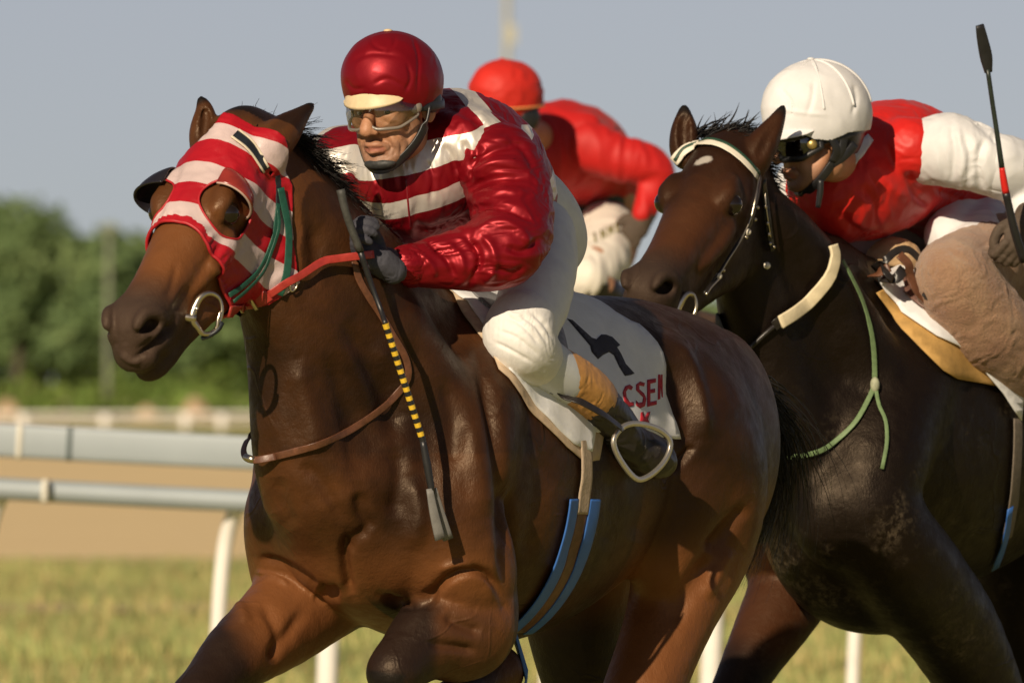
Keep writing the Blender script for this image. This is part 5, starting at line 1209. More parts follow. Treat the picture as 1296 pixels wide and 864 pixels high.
at2['muzzle'] *= .8; at2['dirt'] = np.where(ih, 0, sstep(-.22, -.42, z_) if False else sstep(.22, .42, -z_)) * (b_ > -.3)
for e in ears2:
    tip = np.array(e['outer'][-1][:3]); dd = np.linalg.norm(U2 - tip, axis=1); at2['black'] = np.maximum(at2['black'], 1 - sstep(8, 26, dd))
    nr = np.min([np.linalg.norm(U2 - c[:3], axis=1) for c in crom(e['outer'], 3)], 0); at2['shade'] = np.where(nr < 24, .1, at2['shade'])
M_coat2 = mat_coat('coat_second', (.030, .0108, .0048), (.078, .028, .011), (.0045, .0028, .0024), .48, .35)
M_coat2.node_tree.nodes['Principled BSDF'].inputs['Sheen Weight'].default_value = 0; M_coat2.node_tree.nodes['Principled BSDF'].inputs['Specular IOR Level'].default_value = .28
horse2 = thing('race_horse', 'dark brown nearly black racehorse with a small white star behind the front horse', 'horse', H2.world(np.array((0, 0, -830.))))
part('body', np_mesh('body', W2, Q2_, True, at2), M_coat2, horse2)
bvh2 = bvh_of(W2, Q2_)
for q in (1, -1): eyeball(H2, HF2, .92, q, horse2)
n = 3200; roots, tt = crest_points(H2, legs2, n, r_); dirs = mane_dirs(tt, n, .3)
V, Q = strands(roots, dirs, r_.uniform(24, 52, n), r_.uniform(.9, 1.8, n), (0, 1.1, 0), 13, 5, .28, H2.Y0)
tuft = np.array((912, 176, -318)) + r_.normal(0, 1, (420, 3)) * (17, 5, 9); dt = np.array((.62, -.50, .3)) + r_.normal(0, .24, (420, 3)); dt /= np.linalg.norm(dt, axis=1)[:, None]
Va, Qa = strands(tuft, dt, r_.uniform(26, 46, 420), r_.uniform(1.0, 2.0, 420), (.9, .7, 0), 14, 6, .6, H2.Y0)
part('mane', np_mesh('mane', np.vstack([V, Va]), np.vstack([Q, Qa + len(V)])), M_hair, horse2)
n = 500; dock = H2.F.out(H2.m((-1.24, 0, -.18))); root = dock + r_.normal(0, 1, (n, 3)) * 8; dirs = np.array((.62, .40, .66)) + r_.normal(0, .2, (n, 3)); dirs /= np.linalg.norm(dirs, axis=1)[:, None]
V, Q = strands(root, dirs, r_.uniform(200, 400, n), r_.uniform(1.4, 3, n), (-.8, 1.5, .2), 15, 9, .38, H2.Y0); part('tail', np_mesh('tail', V, Q), M_hair, horse2)
# tack of the second horse
def on2(pts, off): return lifted(pts, off, H2, bvh2)
def strap2(name, pts, w, mat, parent, off=5, th=.0016, n=4):
    p, nn = on2(pts, off); return part(name, poly_mesh(name, *sweep(p, [1] * len(p), 12, flat=(H2.px(w), th), up=nn, n=n)), mat, parent)
def cord2(name, pts, r, mat, parent, off=4, n=4):
    p, nn = on2(pts, off); return part(name, poly_mesh(name, *sweep(p, [H2.px(r)] * len(p), 10, n=n)), mat, parent)
bridle2 = thing('bridle', 'black bridle with white and green brow band on the dark horse', 'bridle', np.array(on2([(880, 385)], 0)[0][0]))
bb = [(856, 203), (866, 193), (880, 186), (897, 183), (914, 187), (930, 197), (944, 210), (955, 222)]
M_bandwhite = simple('band_white', (.74, .68, .56), .5, .08, 40, .2); M_bandgreen = simple('band_green', (.02, .06, .035), .5, .2, 40, .2)
strap2('brow_band', bb, 6.8, M_bandwhite, bridle2, 5); strap2('green_stripe', [(u + 1, v - 2.2) for u, v in bb], 1.9, M_bandgreen, bridle2, 6.4)
strap2('cheek_strap', [(957, 222), (954, 245), (948, 270), (943, 286), (930, 306), (916, 328), (900, 352), (886, 372)], 3.4, M_blackleather, bridle2, 6)
cord2('cheek_edge', [(953, 226), (949, 250), (943, 275), (930, 304), (916, 326), (902, 349)], 1.0, M_steel, bridle2, 8)
strap2('throat_lash', [(963, 226), (966, 250), (969, 275), (972, 300), (975, 318)], 4.2, M_blackleather, bridle2, 5)
cord2('strap_edge', [(962, 232), (965, 256), (968, 280), (971, 300)], 1.0, M_steel, bridle2, 7)
for u, v in ((952, 262), (949, 276), (964, 262), (966, 282), (968, 296), (940, 292), (938, 300), (975, 312), (969, 308), (966, 336), (903, 349), (910, 340)):
    p, nn = on2([(u, v)], 7); part('stud', MB().sphere(p[0], H2.px(2.6 if v not in (292, 336, 349) else 4.6), 10, 6).mesh('stud'), M_bandwhite if v in (292, 336, 349) else M_steel, bridle2)
p, nn = on2([(872, 386)], 8); c0_ = h2(0, 0, 0) * 0 + np.array((872, 386, HF2.out(np.array((270, -48, 48)) * .905)[2] - 40))
part('bit_ring', poly_mesh('bit_ring', *sweep([uvd_world(c0_ + np.array((du, dv, du * .4)), H2.Y0) for du, dv in ((-15, 8), (-10, -5), (-2, -14), (6, -12), (9, 0), (6, 12), (-2, 18), (-11, 16))], [H2.px(r) for r in (5, 5, 4, 2.6, 2.4, 2.6, 3, 4.4)], 10, closed=True)), M_steel, bridle2)
cord2('rein_hook', [(886, 372), (892, 362), (902, 354), (906, 348)], 1.8, M_steel, bridle2, 8)
decal('chin_pad', [(880, 402), (897, 396), (914, 394), (924, 422), (915, 426), (896, 424)], bvh2, H2.px(7), simple('chin_pad_grey', (.055, .055, .062), .7, .2, 50, .2), bridle2, 6, H2.Y0, .004)
reins2 = thing('reins', 'reins with a thick white padded section across the dark horse neck', 'reins', np.array(on2([(1010, 390)], 0)[0][0]))
M_padwhite = simple('rein_pad_cream', (.72, .62, .42), .6, .08, 40, .3)
strap2('padded_section', [(1045, 313), (1048, 324), (1047, 336), (1044, 348), (1038, 359), (1030, 370), (1020, 380), (1008, 389), (995, 398), (981, 407)], 8.6, M_padwhite, reins2, 12, .0045)
cord2('rein', [(984, 406), (966, 422), (948, 440), (930, 452), (905, 440), (884, 404)], 3.2, M_blackleather, reins2, 6)
strap2('rein_keeper', [(986, 402), (976, 412)], 7, M_blackleather, reins2, 8, n=1)
neckstrap = thing('neck_strap', 'thin green neck strap knotted on the shoulder of the dark horse', 'strap', np.array(on2([(1106, 488)], 0)[0][0]))
M_grn2 = simple('strap_sage', (.13, .20, .085), .6, .2, 60, .3)
strap2('strap', [(1062, 330), (1074, 352), (1088, 382), (1099, 418), (1104, 450), (1106, 484)], 3.4, M_grn2, neckstrap, 5); strap2('strap', [(1106, 488), (1099, 508), (1084, 535), (1062, 556), (1036, 570), (1006, 576), (985, 574)], 3.2, M_grn2, neckstrap, 5)
strap2('loose_end', [(1107, 490), (1112, 515), (1120, 535), (1121, 562), (1115, 594)], 2.4, M_grn2, neckstrap, 5)
p, nn = on2([(1106, 488)], 7); part('knot', MB().sphere(p[0], H2.px(1) * np.array((6, 6, 10)), 12, 8).mesh('knot'), simple('knot_pale', (.34, .36, .24), .6, .2, 60, .3), neckstrap)
cloth2 = thing('saddle_cloth', 'plain white saddle cloth over a tan pad on the dark horse', 'saddle cloth', np.array(on2([(1200, 440)], 0)[0][0]))
M_ochre = simple('pad_ochre', (.46, .27, .08), .8, .2, 30, .3)
decal('pad', [(1105, 372), (1140, 420), (1160, 440), (1190, 470), (1208, 480), (1262, 490), (1280, 480), (1290, 420), (1296, 350), (1230, 350), (1160, 345)], bvh2, H2.px(5), M_ochre, cloth2, 11, H2.Y0, .003)
decal('cloth', [(1100, 352), (1112, 372), (1140, 402), (1180, 430), (1205, 440), (1225, 455), (1245, 480), (1262, 500), (1275, 520), (1284, 533), (1287, 505), (1290, 460), (1296, 400), (1300, 345), (1240, 340), (1160, 335)], bvh2, H2.px(10), M_white, cloth2, 9, H2.Y0, .003)
saddle2 = thing('saddle', 'brown leather racing saddle with pale pommel under the white capped jockey', 'saddle', np.array(on2([(1150, 380)], 0)[0][0]))
decal('flap', [(1128, 352), (1146, 356), (1170, 378), (1200, 408), (1216, 420), (1190, 416), (1160, 398), (1140, 380)], bvh2, H2.px(16), simple('saddle_mauve', (.13, .065, .05), .5, .2, 40, .3), saddle2, 8, H2.Y0, .004)
H2r = lambda rows: hr(rows, H2)
M_tanleather = simple('saddle_tan', (.42, .28, .15), .6, .15, 40, .3)
garment('pommel', tube(H2r([(1112, 326, .03, 16), (1130, 322, .06, 20), (1150, 326, .10, 17)]), 6) + tube(H2r([(1160, 345, .10, 18), (1230, 350, .05, 30), (1330, 340, 0, 34)]), 14), M_tanleather, saddle2, H2.Y0, 2.4, [(1.0, .07, (1, 1, 1), 5)])
for rows, r, mt in (([(1106, 340, .11), (1120, 330, .16), (1134, 318, .17), (1150, 316, .18), (1166, 330, .20)], 5, M_blackleather), ([(1098, 350, .10), (1112, 345, .14), (1126, 338, .17)], 6, M_brownleather), ([(1138, 322, .18), (1150, 335, .20), (1152, 350, .20), (1164, 372, .22), (1190, 395, .24)], 6.5, M_brownleather), ([(1116, 352, .14), (1134, 352, .18), (1144, 340, .19)], 7, M_blackleather), ([(1168, 372, .235), (1185, 388, .25), (1205, 410, .26)], 2.6, M_blackleather), ([(1118, 334, .15), (1122, 346, .17), (1130, 354, .18)], 5, M_blackleather)):
    p = [H2.W(*x) for x in rows]; part('strap', poly_mesh('strap', *sweep(p, [1] * len(p), 10, flat=(H2.px(r), .0025), up=(.5, -.8, .4))), mt, saddle2)
# ------------------------------------------------------------------ jockey in white cap
K2 = .518; Y2 = H2.Y0
j2 = thing('person', 'jockey in red vest with white sleeves and white cap raising a whip', 'person', H2.W(1250, 460, 0))
fx, fu, ff = head_axes((-.88, .12, -.46), 0.0); EM2 = np.array((998, 180, -225.)); JF2 = Frame(EM2 - 39 * ff, fx, fu, ff)
H2m = lambda rows: mirror(rows, H2)
arm2l = [(1160, 194, .17, 22), (1215, 194, .27, 18), (1288, 220, .35, 15), (1300, 262, .39, 13), (1293, 288, .41, 12)]
arm2r = [(1015, 235, -.19, 32), (1005, 270, -.25, 27), (990, 300, -.26, 22), (965, 300, -.2, 18), (950, 300, -.16, 14)]
leg2 = [(1262, 290, .11, 40), (1240, 322, .20, 38), (1205, 352, .26, 33), (1260, 425, .29, 28), (1310, 480, .30, 22), (1350, 530, .30, 19)]
bp = tube(H2r([(1085, 212, 0, 26), (1092, 225, 0, 52), (1150, 210, 0, 62), (1215, 245, 0, 58), (1262, 285, 0, 52)]), 12) + head_prims(JF2, K2) + tube([(*JF2.out(np.array((0, -60, -25)) * K2), 25), (*h2(1078, 208, 0), 26)], 8)
for rows in (arm2l, arm2r, leg2): bp += tube(H2r(rows), 8)
bp += tube(H2m(leg2), 8)
lo, hi = bounds(bp); fb = Field(IDENT, lo, hi, 2.2); fb.add(bp); Vb, Qb = fb.surface(0, 1)
part('body', np_mesh('body', uvd_world(Vb, Y2), Qb, True, skin_attrs(JF2, K2, Vb)), M_skin, j2); face_parts(JF2, K2, Y2, j2)
M_vest = satin('vest_red', ((.58, .016, .012), (.6, .6, .6)), rough=.5, nscale=20, bstr=.2, bdist=.005, sheen=.1)
vs = tube(H2r([(1092, 212, 0, 50), (1072, 200, -.01, 34)]), 14) + tube(H2r([(1062, 240, 0, 66), (1096, 222, 0, 80), (1145, 207, 0, 76), (1200, 240, 0, 66), (1235, 268, 0, 50)]), 10, n=3) + [frame_ell(h2(1152, 188, .14), (42, 44, 42), (1, .2, .5), k=16), frame_ell(h2(1030, 235, -.14), (36, 36, 40), (1, .2, .5), k=16)]
_o, Vv, Qv = garment('vest', vs, M_vest, j2, Y2, 2.5, [(2.0, .022, (1, .5, .7), 103, False), (1.5, .045, (.6, .5, .5), 105), (.6, .09, (.6, .7, .6), 107)], nostripe, strokes=[([(1090, 235), (1110, 260), (1112, 300)], 6, -5), ([(1150, 215), (1160, 245), (1180, 262)], 6, -5), ([(1060, 270), (1090, 295), (1130, 300)], 6, -5), ([(1120, 180), (1135, 215), (1165, 235)], 6, -4), ([(1180, 235), (1210, 250), (1240, 262)], 6, -5), ([(1100, 200), (1120, 230), (1150, 255)], 7, 4)])
M_wsl = satin('sleeve_white', ((.72, .72, .73), (.6, .6, .6)), rough=.6, nscale=24, bstr=.2, bdist=.005, sheen=.05)
garment('sleeve', tube(H2r([(1162, 200, .15, 28), (1192, 190, .21, 43), (1234, 200, .29, 39), (1276, 220, .345, 34)]), 8, n=4), M_wsl, j2, Y2, 2.4, [(1.6, .018, (1, .5, .6), 111, False), (1.3, .04, (1, .25, .4), 113), (.6, .09, (1, .4, .6), 114)], nostripe, strokes=[([(1202, 156), (1208, 192), (1203, 232)], 4, -3), ([(1212, 158), (1218, 195), (1214, 236)], 4, 2.5), ([(1218, 168), (1228, 200), (1222, 240)], 5, -4), ([(1248, 172), (1238, 205), (1242, 245)], 5, -6), ([(1230, 150), (1250, 165), (1268, 185)], 6, -4)])
garment('sleeve', tube(H2r([(1262, 206, .335, 38), (1292, 222, .36, 36), (1304, 258, .385, 28), (1298, 284, .405, 20)]), 8, n=4), M_wsl, j2, Y2, 2.4, [(2.4, .02, (.5, 1, .6), 115, False), (1.2, .04, (.4, 1, .5), 116)], nostripe)
garment('sleeve', tube(H2r([(1022, 232, -.17, 40), (1008, 262, -.23, 36), (994, 298, -.26, 30), (965, 300, -.2, 22)]), 8, n=4), M_wsl, j2, Y2, 2.8, [(2.6, .03, (1, .5, .6), 117)], nostripe)
bvv = bvh_of(uvd_world(Vv, Y2), Qv)
decal('collar', [(1066, 216), (1070, 200), (1082, 186), (1098, 172), (1104, 180), (1094, 196), (1080, 212), (1070, 222)], bvv, H2.px(3), M_wsl, j2, 5, Y2, .004)
br = tube(H2r([(1215, 262, 0, 52), (1250, 285, 0, 54), (1280, 300, 0, 46)]), 10)
th2 = [(1262, 288, .11, 46), (1240, 318, .20, 44), (1210, 350, .25, 38)]
br += tube(H2r(th2), 8) + tube(H2m(th2), 8) + tube(H2r([(1215, 275, .06, 40), (1200, 300, .14, 30)]), 8)
garment('breeches', br, simple('breeches_soiled_white', (.70, .69, .70), .75, .06, 30, .3, .004), j2, Y2, 2.6, [(1.6, .03, (.7, 1, 1), 121)])
m, nt, b = newmat('suede_tan'); n1 = noise_node(nt, 10, 5, .65); n2 = noise_node(nt, 150, 4, .75); nt.links.new(mixc(nt, math_node(nt, 'MULTIPLY', n2, .9), ramp(nt, n1, [(.3, (.30, .15, .085)), (.55, (.42, .25, .14)), (.75, (.50, .34, .20))]), (.24, .13, .08)), b.inputs['Base Color']); b.inputs['Roughness'].default_value = .95; b.inputs['Sheen Weight'].default_value = .3; bump(nt, b, n2, 1.0, .007); M_suede = m
sd = tube(H2r([(1315, 318, .15, 58), (1260, 328, .21, 52), (1208, 346, .262, 40), (1212, 366, .27, 42), (1252, 418, .29, 50), (1305, 470, .30, 44)]), 22, n=3)
garment('leg_patch', sd, M_suede, j2, Y2, 2.5, [(2.4, .014, (1, 1, 1), 131, False), (1.2, .08, (1, 1, 1), 133, False)])
sh2 = [(1296, 455, .30, 34), (1325, 490, .30, 30), (1350, 530, .30, 25)]
for f in (H2r, H2m):
    garment('boot', tube(f([(1290, 448, .298, 36), (1325, 492, .302, 30), (1352, 532, .304, 24), (1362, 552, .304, 22)]) , 6) + tube(f([(1350, 548, .304, 20), (1378, 566, .325, 22), (1396, 574, .335, 16)]), 8), M_boot, j2, Y2, 2.6)
gl = hand(h2(1289, 300, .42), (-.30, .80, -.45), (-.55, -.55, -.2), .50, (.95, 1.2, .9), 1)
M_glove2 = simple('glove_brown', (.075, .052, .035), .8, .2, 120, .5, .002)
garment('glove', gl, M_glove2, j2, Y2, 1.6, [(.5, .09, (1, 1, 1), 141)])
garment('glove', hand(h2(948, 300, -.15), (-.8, .1, -.5), (0, -.9, .3), .50, (.8, 1.1, 1.0), 1), M_glove2, j2, Y2, 2.2)
M_cap2 = satin('cap_white', ((.74, .735, .74), (.7, .6, .5)), rough=.6, nscale=30, bstr=.2, bdist=.004, sheen=.05)
hj2 = helmet(JF2, K2, Y2, j2, M_cap2, M_cap2, R=(112, 132, 140), cy=58, cz=-12, front=30, backy=6, wr=1.0, pk=62, pro=40, strokes=[([(985, 110), (1000, 128), (1002, 148)], 3, -2), ([(1030, 100), (1028, 125), (1020, 150)], 3, -1.5), ([(1080, 105), (1084, 125), (1078, 148)], 3, -2), ([(975, 135), (1010, 142), (1050, 146)], 2.5, 1.5)])
hj2 = HJ(JF2, K2, Y2)
def capline(x, z0_, z1_, cy=57.5, cz=-14, R=(113.5, 117.5, 133.5)):
    out = []
    for z in np.linspace(z0_, z1_, 9):
        q = max(0, 1 - (x / R[0]) ** 2 - ((z - cz) / R[2]) ** 2); out.append(hj2(x, cy + R[1] * math.sqrt(q), z))
    return out
for a in np.radians((-60, -5, 40, 75, 110, 150, 215, 260)):
    pts = [hj2(math.sin(a) * 113 * math.sin(e), 58 + 133.5 * math.cos(e), -12 + math.cos(a) * 141 * math.sin(e)) for e in np.linspace(.08, 1.45, 9)]
    part('cap_seam', poly_mesh('cap_seam', *sweep(pts, [H2.px(1.7)] * 9, 6)), M_cap2, j2)
pl_ = [hj2(math.sin(a) * 99, 22 + 11 * math.cos(a), -12 + math.cos(a) * 114) for a in np.radians(np.linspace(-170, 170, 25))]
part('cap_trim', poly_mesh('cap_trim', *sweep(pl_, [1] * 25, 8, flat=(H2.px(3), H2.px(1.6)), up=(0, 0, 1))), simple('cap_trim_pink', (.62, .33, .27), .6, .1, 40, .1), j2)
# black helmet shell below the cap, ear strap, goggles
e = [ell(np.array((0, 30, -14)) * K2, np.array((97, 118, 116)) * K2, 4, JF2)]
def cut2(V):
    x, y, z = (JF2.inn(V) / K2).T; return np.maximum((np.interp(z, [-130, -60, 0, 40, 90], [-48, -46, -10, 2, 6]) - y), y - 52) * K2
garment('helmet_shell', e, M_blackpl, j2, Y2, 2.0, None, None, cut2, .003)
M_lens2 = glassmat('lens_smoke', (.10, .09, .06), .10)
g = goggles(JF2, K2, Y2, j2, M_lens2, M_blackpl, rx=82, rz=92, z0=16, top=26, bot=-40, strapmat=M_blackpl, strapy=(-2, 8), fr=8.0)
part('vent', MB().sphere(hj2(76, -8, 50), H2.px(9.5) * np.array((1, .5, 1)), 16, 8).mesh('vent'), M_blackpl, g); part('vent_cap', MB().sphere(hj2(82, -8, 54), H2.px(6.5) * np.array((1, .5, 1)), 16, 8).mesh('vent_cap'), simple('brass', (.42, .30, .10), .35, .1, 40, 0, metal=.7), g)
for q in (1, -1):
    for rows in ([(92, 12, -30), (90, -30, -22), (80, -62, 4), (62, -96, 30), (30, -122, 50), (0, -126, 54)], [(94, 14, 10), (92, -28, -6), (82, -58, 4)], [(90, -20, -60), (88, -45, -30), (80, -62, 4)]):
        pts = [hj2(r[0] * q, r[1], r[2]) for r in rows]; part('chin_strap', poly_mesh('chin_strap', *sweep(pts, [1] * len(pts), 10, flat=(H2.px(5.5), H2.px(2)), up=(.5 * q, -.8, 0))), M_blackpl, j2)
part('strap_end', poly_mesh('strap_end', *sweep([hj2(60, -98, 30), hj2(58, -130, 34), hj2(50, -165, 40)], [H2.px(4.5), H2.px(4), H2.px(3)], 10)), M_blackpl, j2)
# whip held upright
whip2 = thing('whip', 'long black whip held upright at the right edge of the picture', 'whip', H2.W(1285, 300, .37))
w2 = lambda nm, rows, r, mt: part(nm, poly_mesh(nm, *sweep([H2.W(u, v, .46) for u, v in rows], [H2.px(q) for q in r], 10)), mt, whip2)
w2('grip', [(1296, 330), (1284, 292), (1277, 262), (1273, 244)], [6, 5.5, 5, 5], M_blackpl); w2('red_band', [(1273, 244), (1270, 226), (1268, 212)], [4.8, 4.4, 3.6], M_vest); w2('shaft', [(1268, 212), (1262, 170), (1256, 130), (1250, 88)], [3.6, 3.2, 3, 3], simple('whip_green_black', (.02, .028, .022), .4, .3, 40, .1))
part('flap', poly_mesh('flap', *sweep([H2.W(1251, 92, .46), H2.W(1248, 72, .46), H2.W(1243, 48, .46), H2.W(1240, 32, .46)], [.75, 1.2, 1.05, .8], 10, flat=(H2.px(6.5), H2.px(2.6)), up=(.3, -.9, 0))), M_blackpl, whip2)
stir2 = thing('stirrup', 'stirrup iron of the white capped jockey mostly past the right edge', 'stirrup', H2.W(1360, 580, .33))
part('iron', poly_mesh('iron', *sweep([H2.W(u + 560, v + 5, .33) for u, v in sp], [1] * 12, 10, flat=(H2.px(5), H2.px(3)), up=(.7, -.6, 0), closed=True)), M_alu, stir2)
part('stirrup_leather', poly_mesh('stirrup_leather', *sweep([H2.W(1345, 545, .335), H2.W(1320, 500, .35), H2.W(1296, 450, .345), H2.W(1290, 410, .32)], [1] * 4, 10, flat=(H2.px(5.5), .002), up=(.6, -.6, .5))), M_blackleather, stir2)
girth2 = thing('girth', 'grey webbing girth of the dark horse at the right edge', 'girth', np.array(on2([(1285, 560)], 0)[0][0]))
p, nn = on2([(1284, 530), (1284, 560), (1282, 600), (1278, 640), (1270, 680)], 5); part('webbing', poly_mesh('webbing', *sweep(p, [1] * 5, 12, flat=(H2.px(11), .002), up=nn)), simple('girth_grey', (.16, .13, .10), .8, .2, 90, .4), girth2)
p, nn = on2([(1274, 640), (1268, 680), (1256, 715)], 6); part('blue_strap', poly_mesh('blue_strap', *sweep(p, [1] * 3, 12, flat=(H2.px(6), .002), up=nn)), M_blue, girth2)

# ------------------------------------------------------------------ third horse and rider, further back
Y3 = 10.0; H3 = Horse((690, 385, 0), FPX / (CAM_D + Y3), 60.0, Y3); h3_ = lambda u, v, b: H3.uvd(u, v, b); H3r = lambda rows: hr(rows, H3); H3m = lambda rows: mirror(rows, H3)
poll3 = h3_(545, 250, 0.0); sc3 = H3.S / H1.S
def loc_legs(L): return dict(fl=L['fl'], fr=L['fr'], hoof=L['hoof'][:2])
e3 = [dict(outer=[(*(poll3 + np.array((28, 12, -12)) ), 14), (*(poll3 + np.array((38, -12, -4))), 12), (*(poll3 + np.array((44, -38, 2))), 2)]), dict(outer=[(*(poll3 + np.array((-28, 12, 6))), 14), (*(poll3 + np.array((-32, -12, 10))), 12), (*(poll3 + np.array((-34, -38, 14))), 2)])]
HF3, legs3, fld3, V3_, Q3_ = build_horse(H3, poll3, (-92, 192, -158), 60, sc3, loc_legs(legs2), legs2['sh_l'], legs2['sh_r'], e3, 4.5, (-570, -170, -690), (560, 170, 210))
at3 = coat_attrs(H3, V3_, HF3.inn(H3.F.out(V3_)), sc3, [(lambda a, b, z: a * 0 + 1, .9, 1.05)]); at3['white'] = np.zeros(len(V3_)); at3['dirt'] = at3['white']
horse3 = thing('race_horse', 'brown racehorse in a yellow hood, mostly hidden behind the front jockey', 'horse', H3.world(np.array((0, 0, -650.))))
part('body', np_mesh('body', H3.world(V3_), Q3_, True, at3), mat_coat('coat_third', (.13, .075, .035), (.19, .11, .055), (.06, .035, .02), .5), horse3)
for q in (1, -1): eyeball(H3, HF3, sc3, q, horse3)
n = 300; dock = H3.F.out(H3.m((-1.24, 0, -.18))); root = dock + r_.normal(0, 1, (n, 3)) * 7; dirs = np.array((.62, .40, .66)) + r_.normal(0, .2, (n, 3)); dirs /= np.linalg.norm(dirs, axis=1)[:, None]
V, Q = strands(root, dirs, r_.uniform(150, 300, n), r_.uniform(1.4, 3, n), (-.6, 1.5, .2), 19, 8, .38, Y3); part('tail', np_mesh('tail', V, Q), M_hair, horse3)
def hood3(L):
    t, h, w = (HF3.inn(H3.F.out(L)) / sc3).T; r = np.maximum(np.interp(h, [-150, -60, 40], [110, 34, 2]) - t, t - 212); return np.maximum(r, np.where(np.abs(w) > 25, 30 - np.hypot(t - 134, h - 2), -99)) * sc3
V, Q = fld3.surface(4.0, 2, ((240, -170, -60), (560, 170, 200))); V, Q = cut_shell(V, Q, hood3)
o = part('blinker_hood', np_mesh('blinker_hood', H3.world(V), Q), simple('hood_yellow', (.72, .50, .03), .6, .1, 30, .2), None); tag(o, 'yellow hood of the hidden horse glimpsed under the front jockey arm', 'hood')
j3 = thing('person', 'jockey in plain bright red jacket and red cap riding behind the front jockey', 'person', H3.W(745, 400, 0)); K3 = H3.S / 1000
fx, fu, ff = head_axes((-.75, .15, -.62)); JF3 = Frame(np.array((640, 141, -150.)), fx, fu, ff)
bp = tube(H3r([(690, 176, 0, 22), (712, 195, 0, 44), (745, 215, 0, 48), (765, 262, 0, 42), (775, 295, 0, 38)]), 10) + head_prims(JF3, K3) + tube([(*JF3.out(np.array((0, -60, -20)) * K3), 21), (*h3_(690, 178, 0), 22)], 8)
arm3l = [(752, 190, .14, 20), (800, 206, .26, 14), (828, 222, .31, 11), (815, 262, .30, 9), (806, 290, .28, 8)]; arm3r = [(668, 190, -.16, 26), (650, 240, -.22, 20), (610, 262, -.2, 14), (590, 268, -.15, 11)]
leg3 = [(772, 295, .10, 34), (770, 320, .20, 33), (745, 350, .25, 26), (790, 395, .28, 20), (820, 440, .28, 16)]
for rows in (arm3l, arm3r, leg3): bp += tube(H3r(rows), 6)
bp += tube(H3m(leg3), 6); lo, hi = bounds(bp); fb = Field(IDENT, lo, hi, 3.0); fb.add(bp); Vb, Qb = fb.surface(0, 1)
part('body', np_mesh('body', uvd_world(Vb, Y3), Qb, True, skin_attrs(JF3, K3, Vb)), M_skin, j3); face_parts(JF3, K3, Y3, j3)
M_red3 = satin('jacket_scarlet', ((.50, .012, .011), (.6, .6, .6)), rough=.6, nscale=20, bstr=.2, bdist=.005, sheen=.1)
garment('jacket', tube(H3r([(686, 196, 0, 48), (715, 192, 0, 62), (748, 208, 0, 54), (762, 240, 0, 42)]), 10) + [frame_ell(h3_(742, 178, .12), (34, 32, 34), (1, .2, .5), k=14)], M_red3, j3, Y3, 3.0, [(2.6, .03, (1, .5, .7), 151)], nostripe)
garment('sleeve', tube(H3r([(745, 185, .14, 32), (782, 200, .22, 28), (815, 207, .29, 24), (832, 222, .32, 21), (822, 250, .31, 16), (812, 270, .3, 12)]), 6), M_red3, j3, Y3, 2.8, [(1.8, .04, (1, .5, .7), 153)], nostripe)
garment('sleeve', tube(H3r([(672, 192, -.15, 30), (650, 238, -.22, 25), (612, 260, -.2, 18)]), 6), M_red3, j3, Y3, 3.2, None, nostripe)
garment('waistband', tube(H3r([(752, 245, 0, 46), (760, 256, 0, 44)]), 6), simple('waistband_dark', (.02, .03, .026), .6, .2, 30, .1), j3, Y3, 2.8)
M_br3 = simple('breeches_cream', (.74, .69, .60), .7, .05, 30, .2)
ob, Vb3, Qb3 = garment('breeches', tube(H3r([(762, 268, 0, 44), (772, 292, 0, 42)]), 8) + tube(H3r([(768, 292, .10, 37), (764, 322, .20, 36), (742, 352, .25, 29)]), 8) + tube(H3m([(768, 292, .10, 37), (764, 322, .20, 36), (742, 352, .25, 29)]), 8), M_br3, j3, Y3, 2.8, [(1.4, .04, (1, .5, .7), 155)])
bvb3 = bvh_of(uvd_world(Vb3, Y3), Qb3); M_olive = simple('print_olive', (.17, .15, .03), .7, .1, 40, 0)
def q2(x0, y0, segs):                                # letters slanted along the thigh, u right v down
    ex, ey = np.array((5.6, -2.7)), np.array((1.9, 12.5)); o0 = np.array((x0, y0)); out = []
    for (ax, ay, bx, by, w) in segs:
        a, b = o0 + ex * ax + ey * ay, o0 + ex * bx + ey * by; d = b - a; n_ = np.array((-d[1], d[0])) / (np.linalg.norm(d) + 1e-9) * w; out.append([tuple(a + n_), tuple(b + n_), tuple(b - n_), tuple(a - n_)])
    return out
glyph = {'I': [(.4, 0, .4, 1, 1.1)], 'N': [(.1, 0, .1, 1, .9), (.1, .05, .85, .95, .9), (.85, 0, .85, 1, .9)], 'M': [(.05, 0, .05, 1, .9), (.05, .05, .5, .7, .8), (.5, .7, .95, .05, .8), (.95, 0, .95, 1, .9)], 'E': [(.15, 0, .15, 1, 1), (.15, .04, .85, .04, .9), (.15, .5, .75, .5, .9), (.15, .96, .85, .96, .9)]}
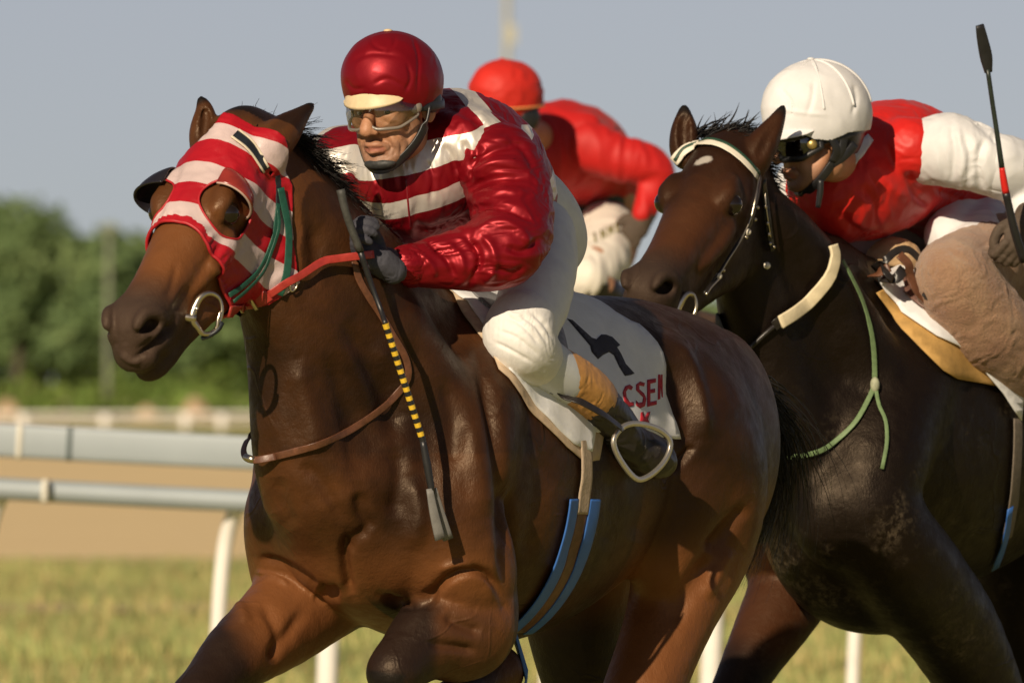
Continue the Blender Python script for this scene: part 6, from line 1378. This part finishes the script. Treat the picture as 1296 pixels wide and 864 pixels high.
for i, ch in enumerate('INME'):
    for poly in q2(750 + i * 9.4, 296 - i * 4.6, glyph[ch]): decal('lettering', poly, bvb3, H3.px(1.2), M_olive, j3, 6, Y3)
for f in (H3r, H3m): garment('boot', tube(f([(744, 356, .255, 26), (790, 395, .28, 22), (818, 435, .285, 17)]), 6) + tube(f([(816, 436, .285, 15), (840, 450, .30, 14)]), 6), M_boot, j3, Y3, 3.2)
for c, ax, q in ((h3_(806, 288, .29), (-.5, .7, -.4), 1), (h3_(592, 268, -.15), (-.8, .1, -.5), 1)): garment('glove', hand(c, ax, (-.2, -.8, .2), K3, (.8, 1.1, 1), q), M_glove2, j3, Y3, 2.4)
M_cap3 = satin('cap_scarlet', ((.56, .022, .013), (.7, .6, .5)), rough=.6, nscale=22, bstr=.2, bdist=.005, sheen=.05)
helmet(JF3, K3, Y3, j3, M_cap3, M_cap3, backy=-6, wr=2.2, R=(106, 108, 120)); hj3 = HJ(JF3, K3, Y3)
part('cap_trim', poly_mesh('cap_trim', *sweep([hj3(math.sin(a) * 100, 10 + 10 * math.cos(a), -12 + math.cos(a) * 113) for a in np.linspace(0, 2 * math.pi, 25)[:-1]], [1] * 24, 8, flat=(H3.px(3), H3.px(1.2)), up=(0, 0, 1), closed=True)), simple('trim_orange', (.72, .30, .10), .6, .1, 40, 0), j3)
goggles(JF3, K3, Y3, j3, M_lens2, M_blackpl, strapmat=M_blackpl)
for q in (1, -1): garment('ear_pad', [ell(np.array((84 * q, -20, -26)) * K3, np.array((14, 46, 40)) * K3, 3, JF3)], M_blackpl, j3, Y3, 2.4)
cl3 = [np.array(H3.world(H3.m((a, b, z)))) for a, b, z in ((-.12, .26, -.12), (-.25, .30, -.2))]
bvh3 = bvh_of(H3.world(V3_), Q3_)
o = decal('saddle_cloth', [(735, 372), (770, 374), (830, 380), (836, 420), (800, 450), (770, 420)], bvh3, H3.px(6), simple('cloth_navy', (.012, .022, .075), .7, .2, 30, .1), None, 8, Y3, .004); tag(o, 'dark blue saddle cloth of the horse behind, seen past the dark horse nose', 'saddle cloth')
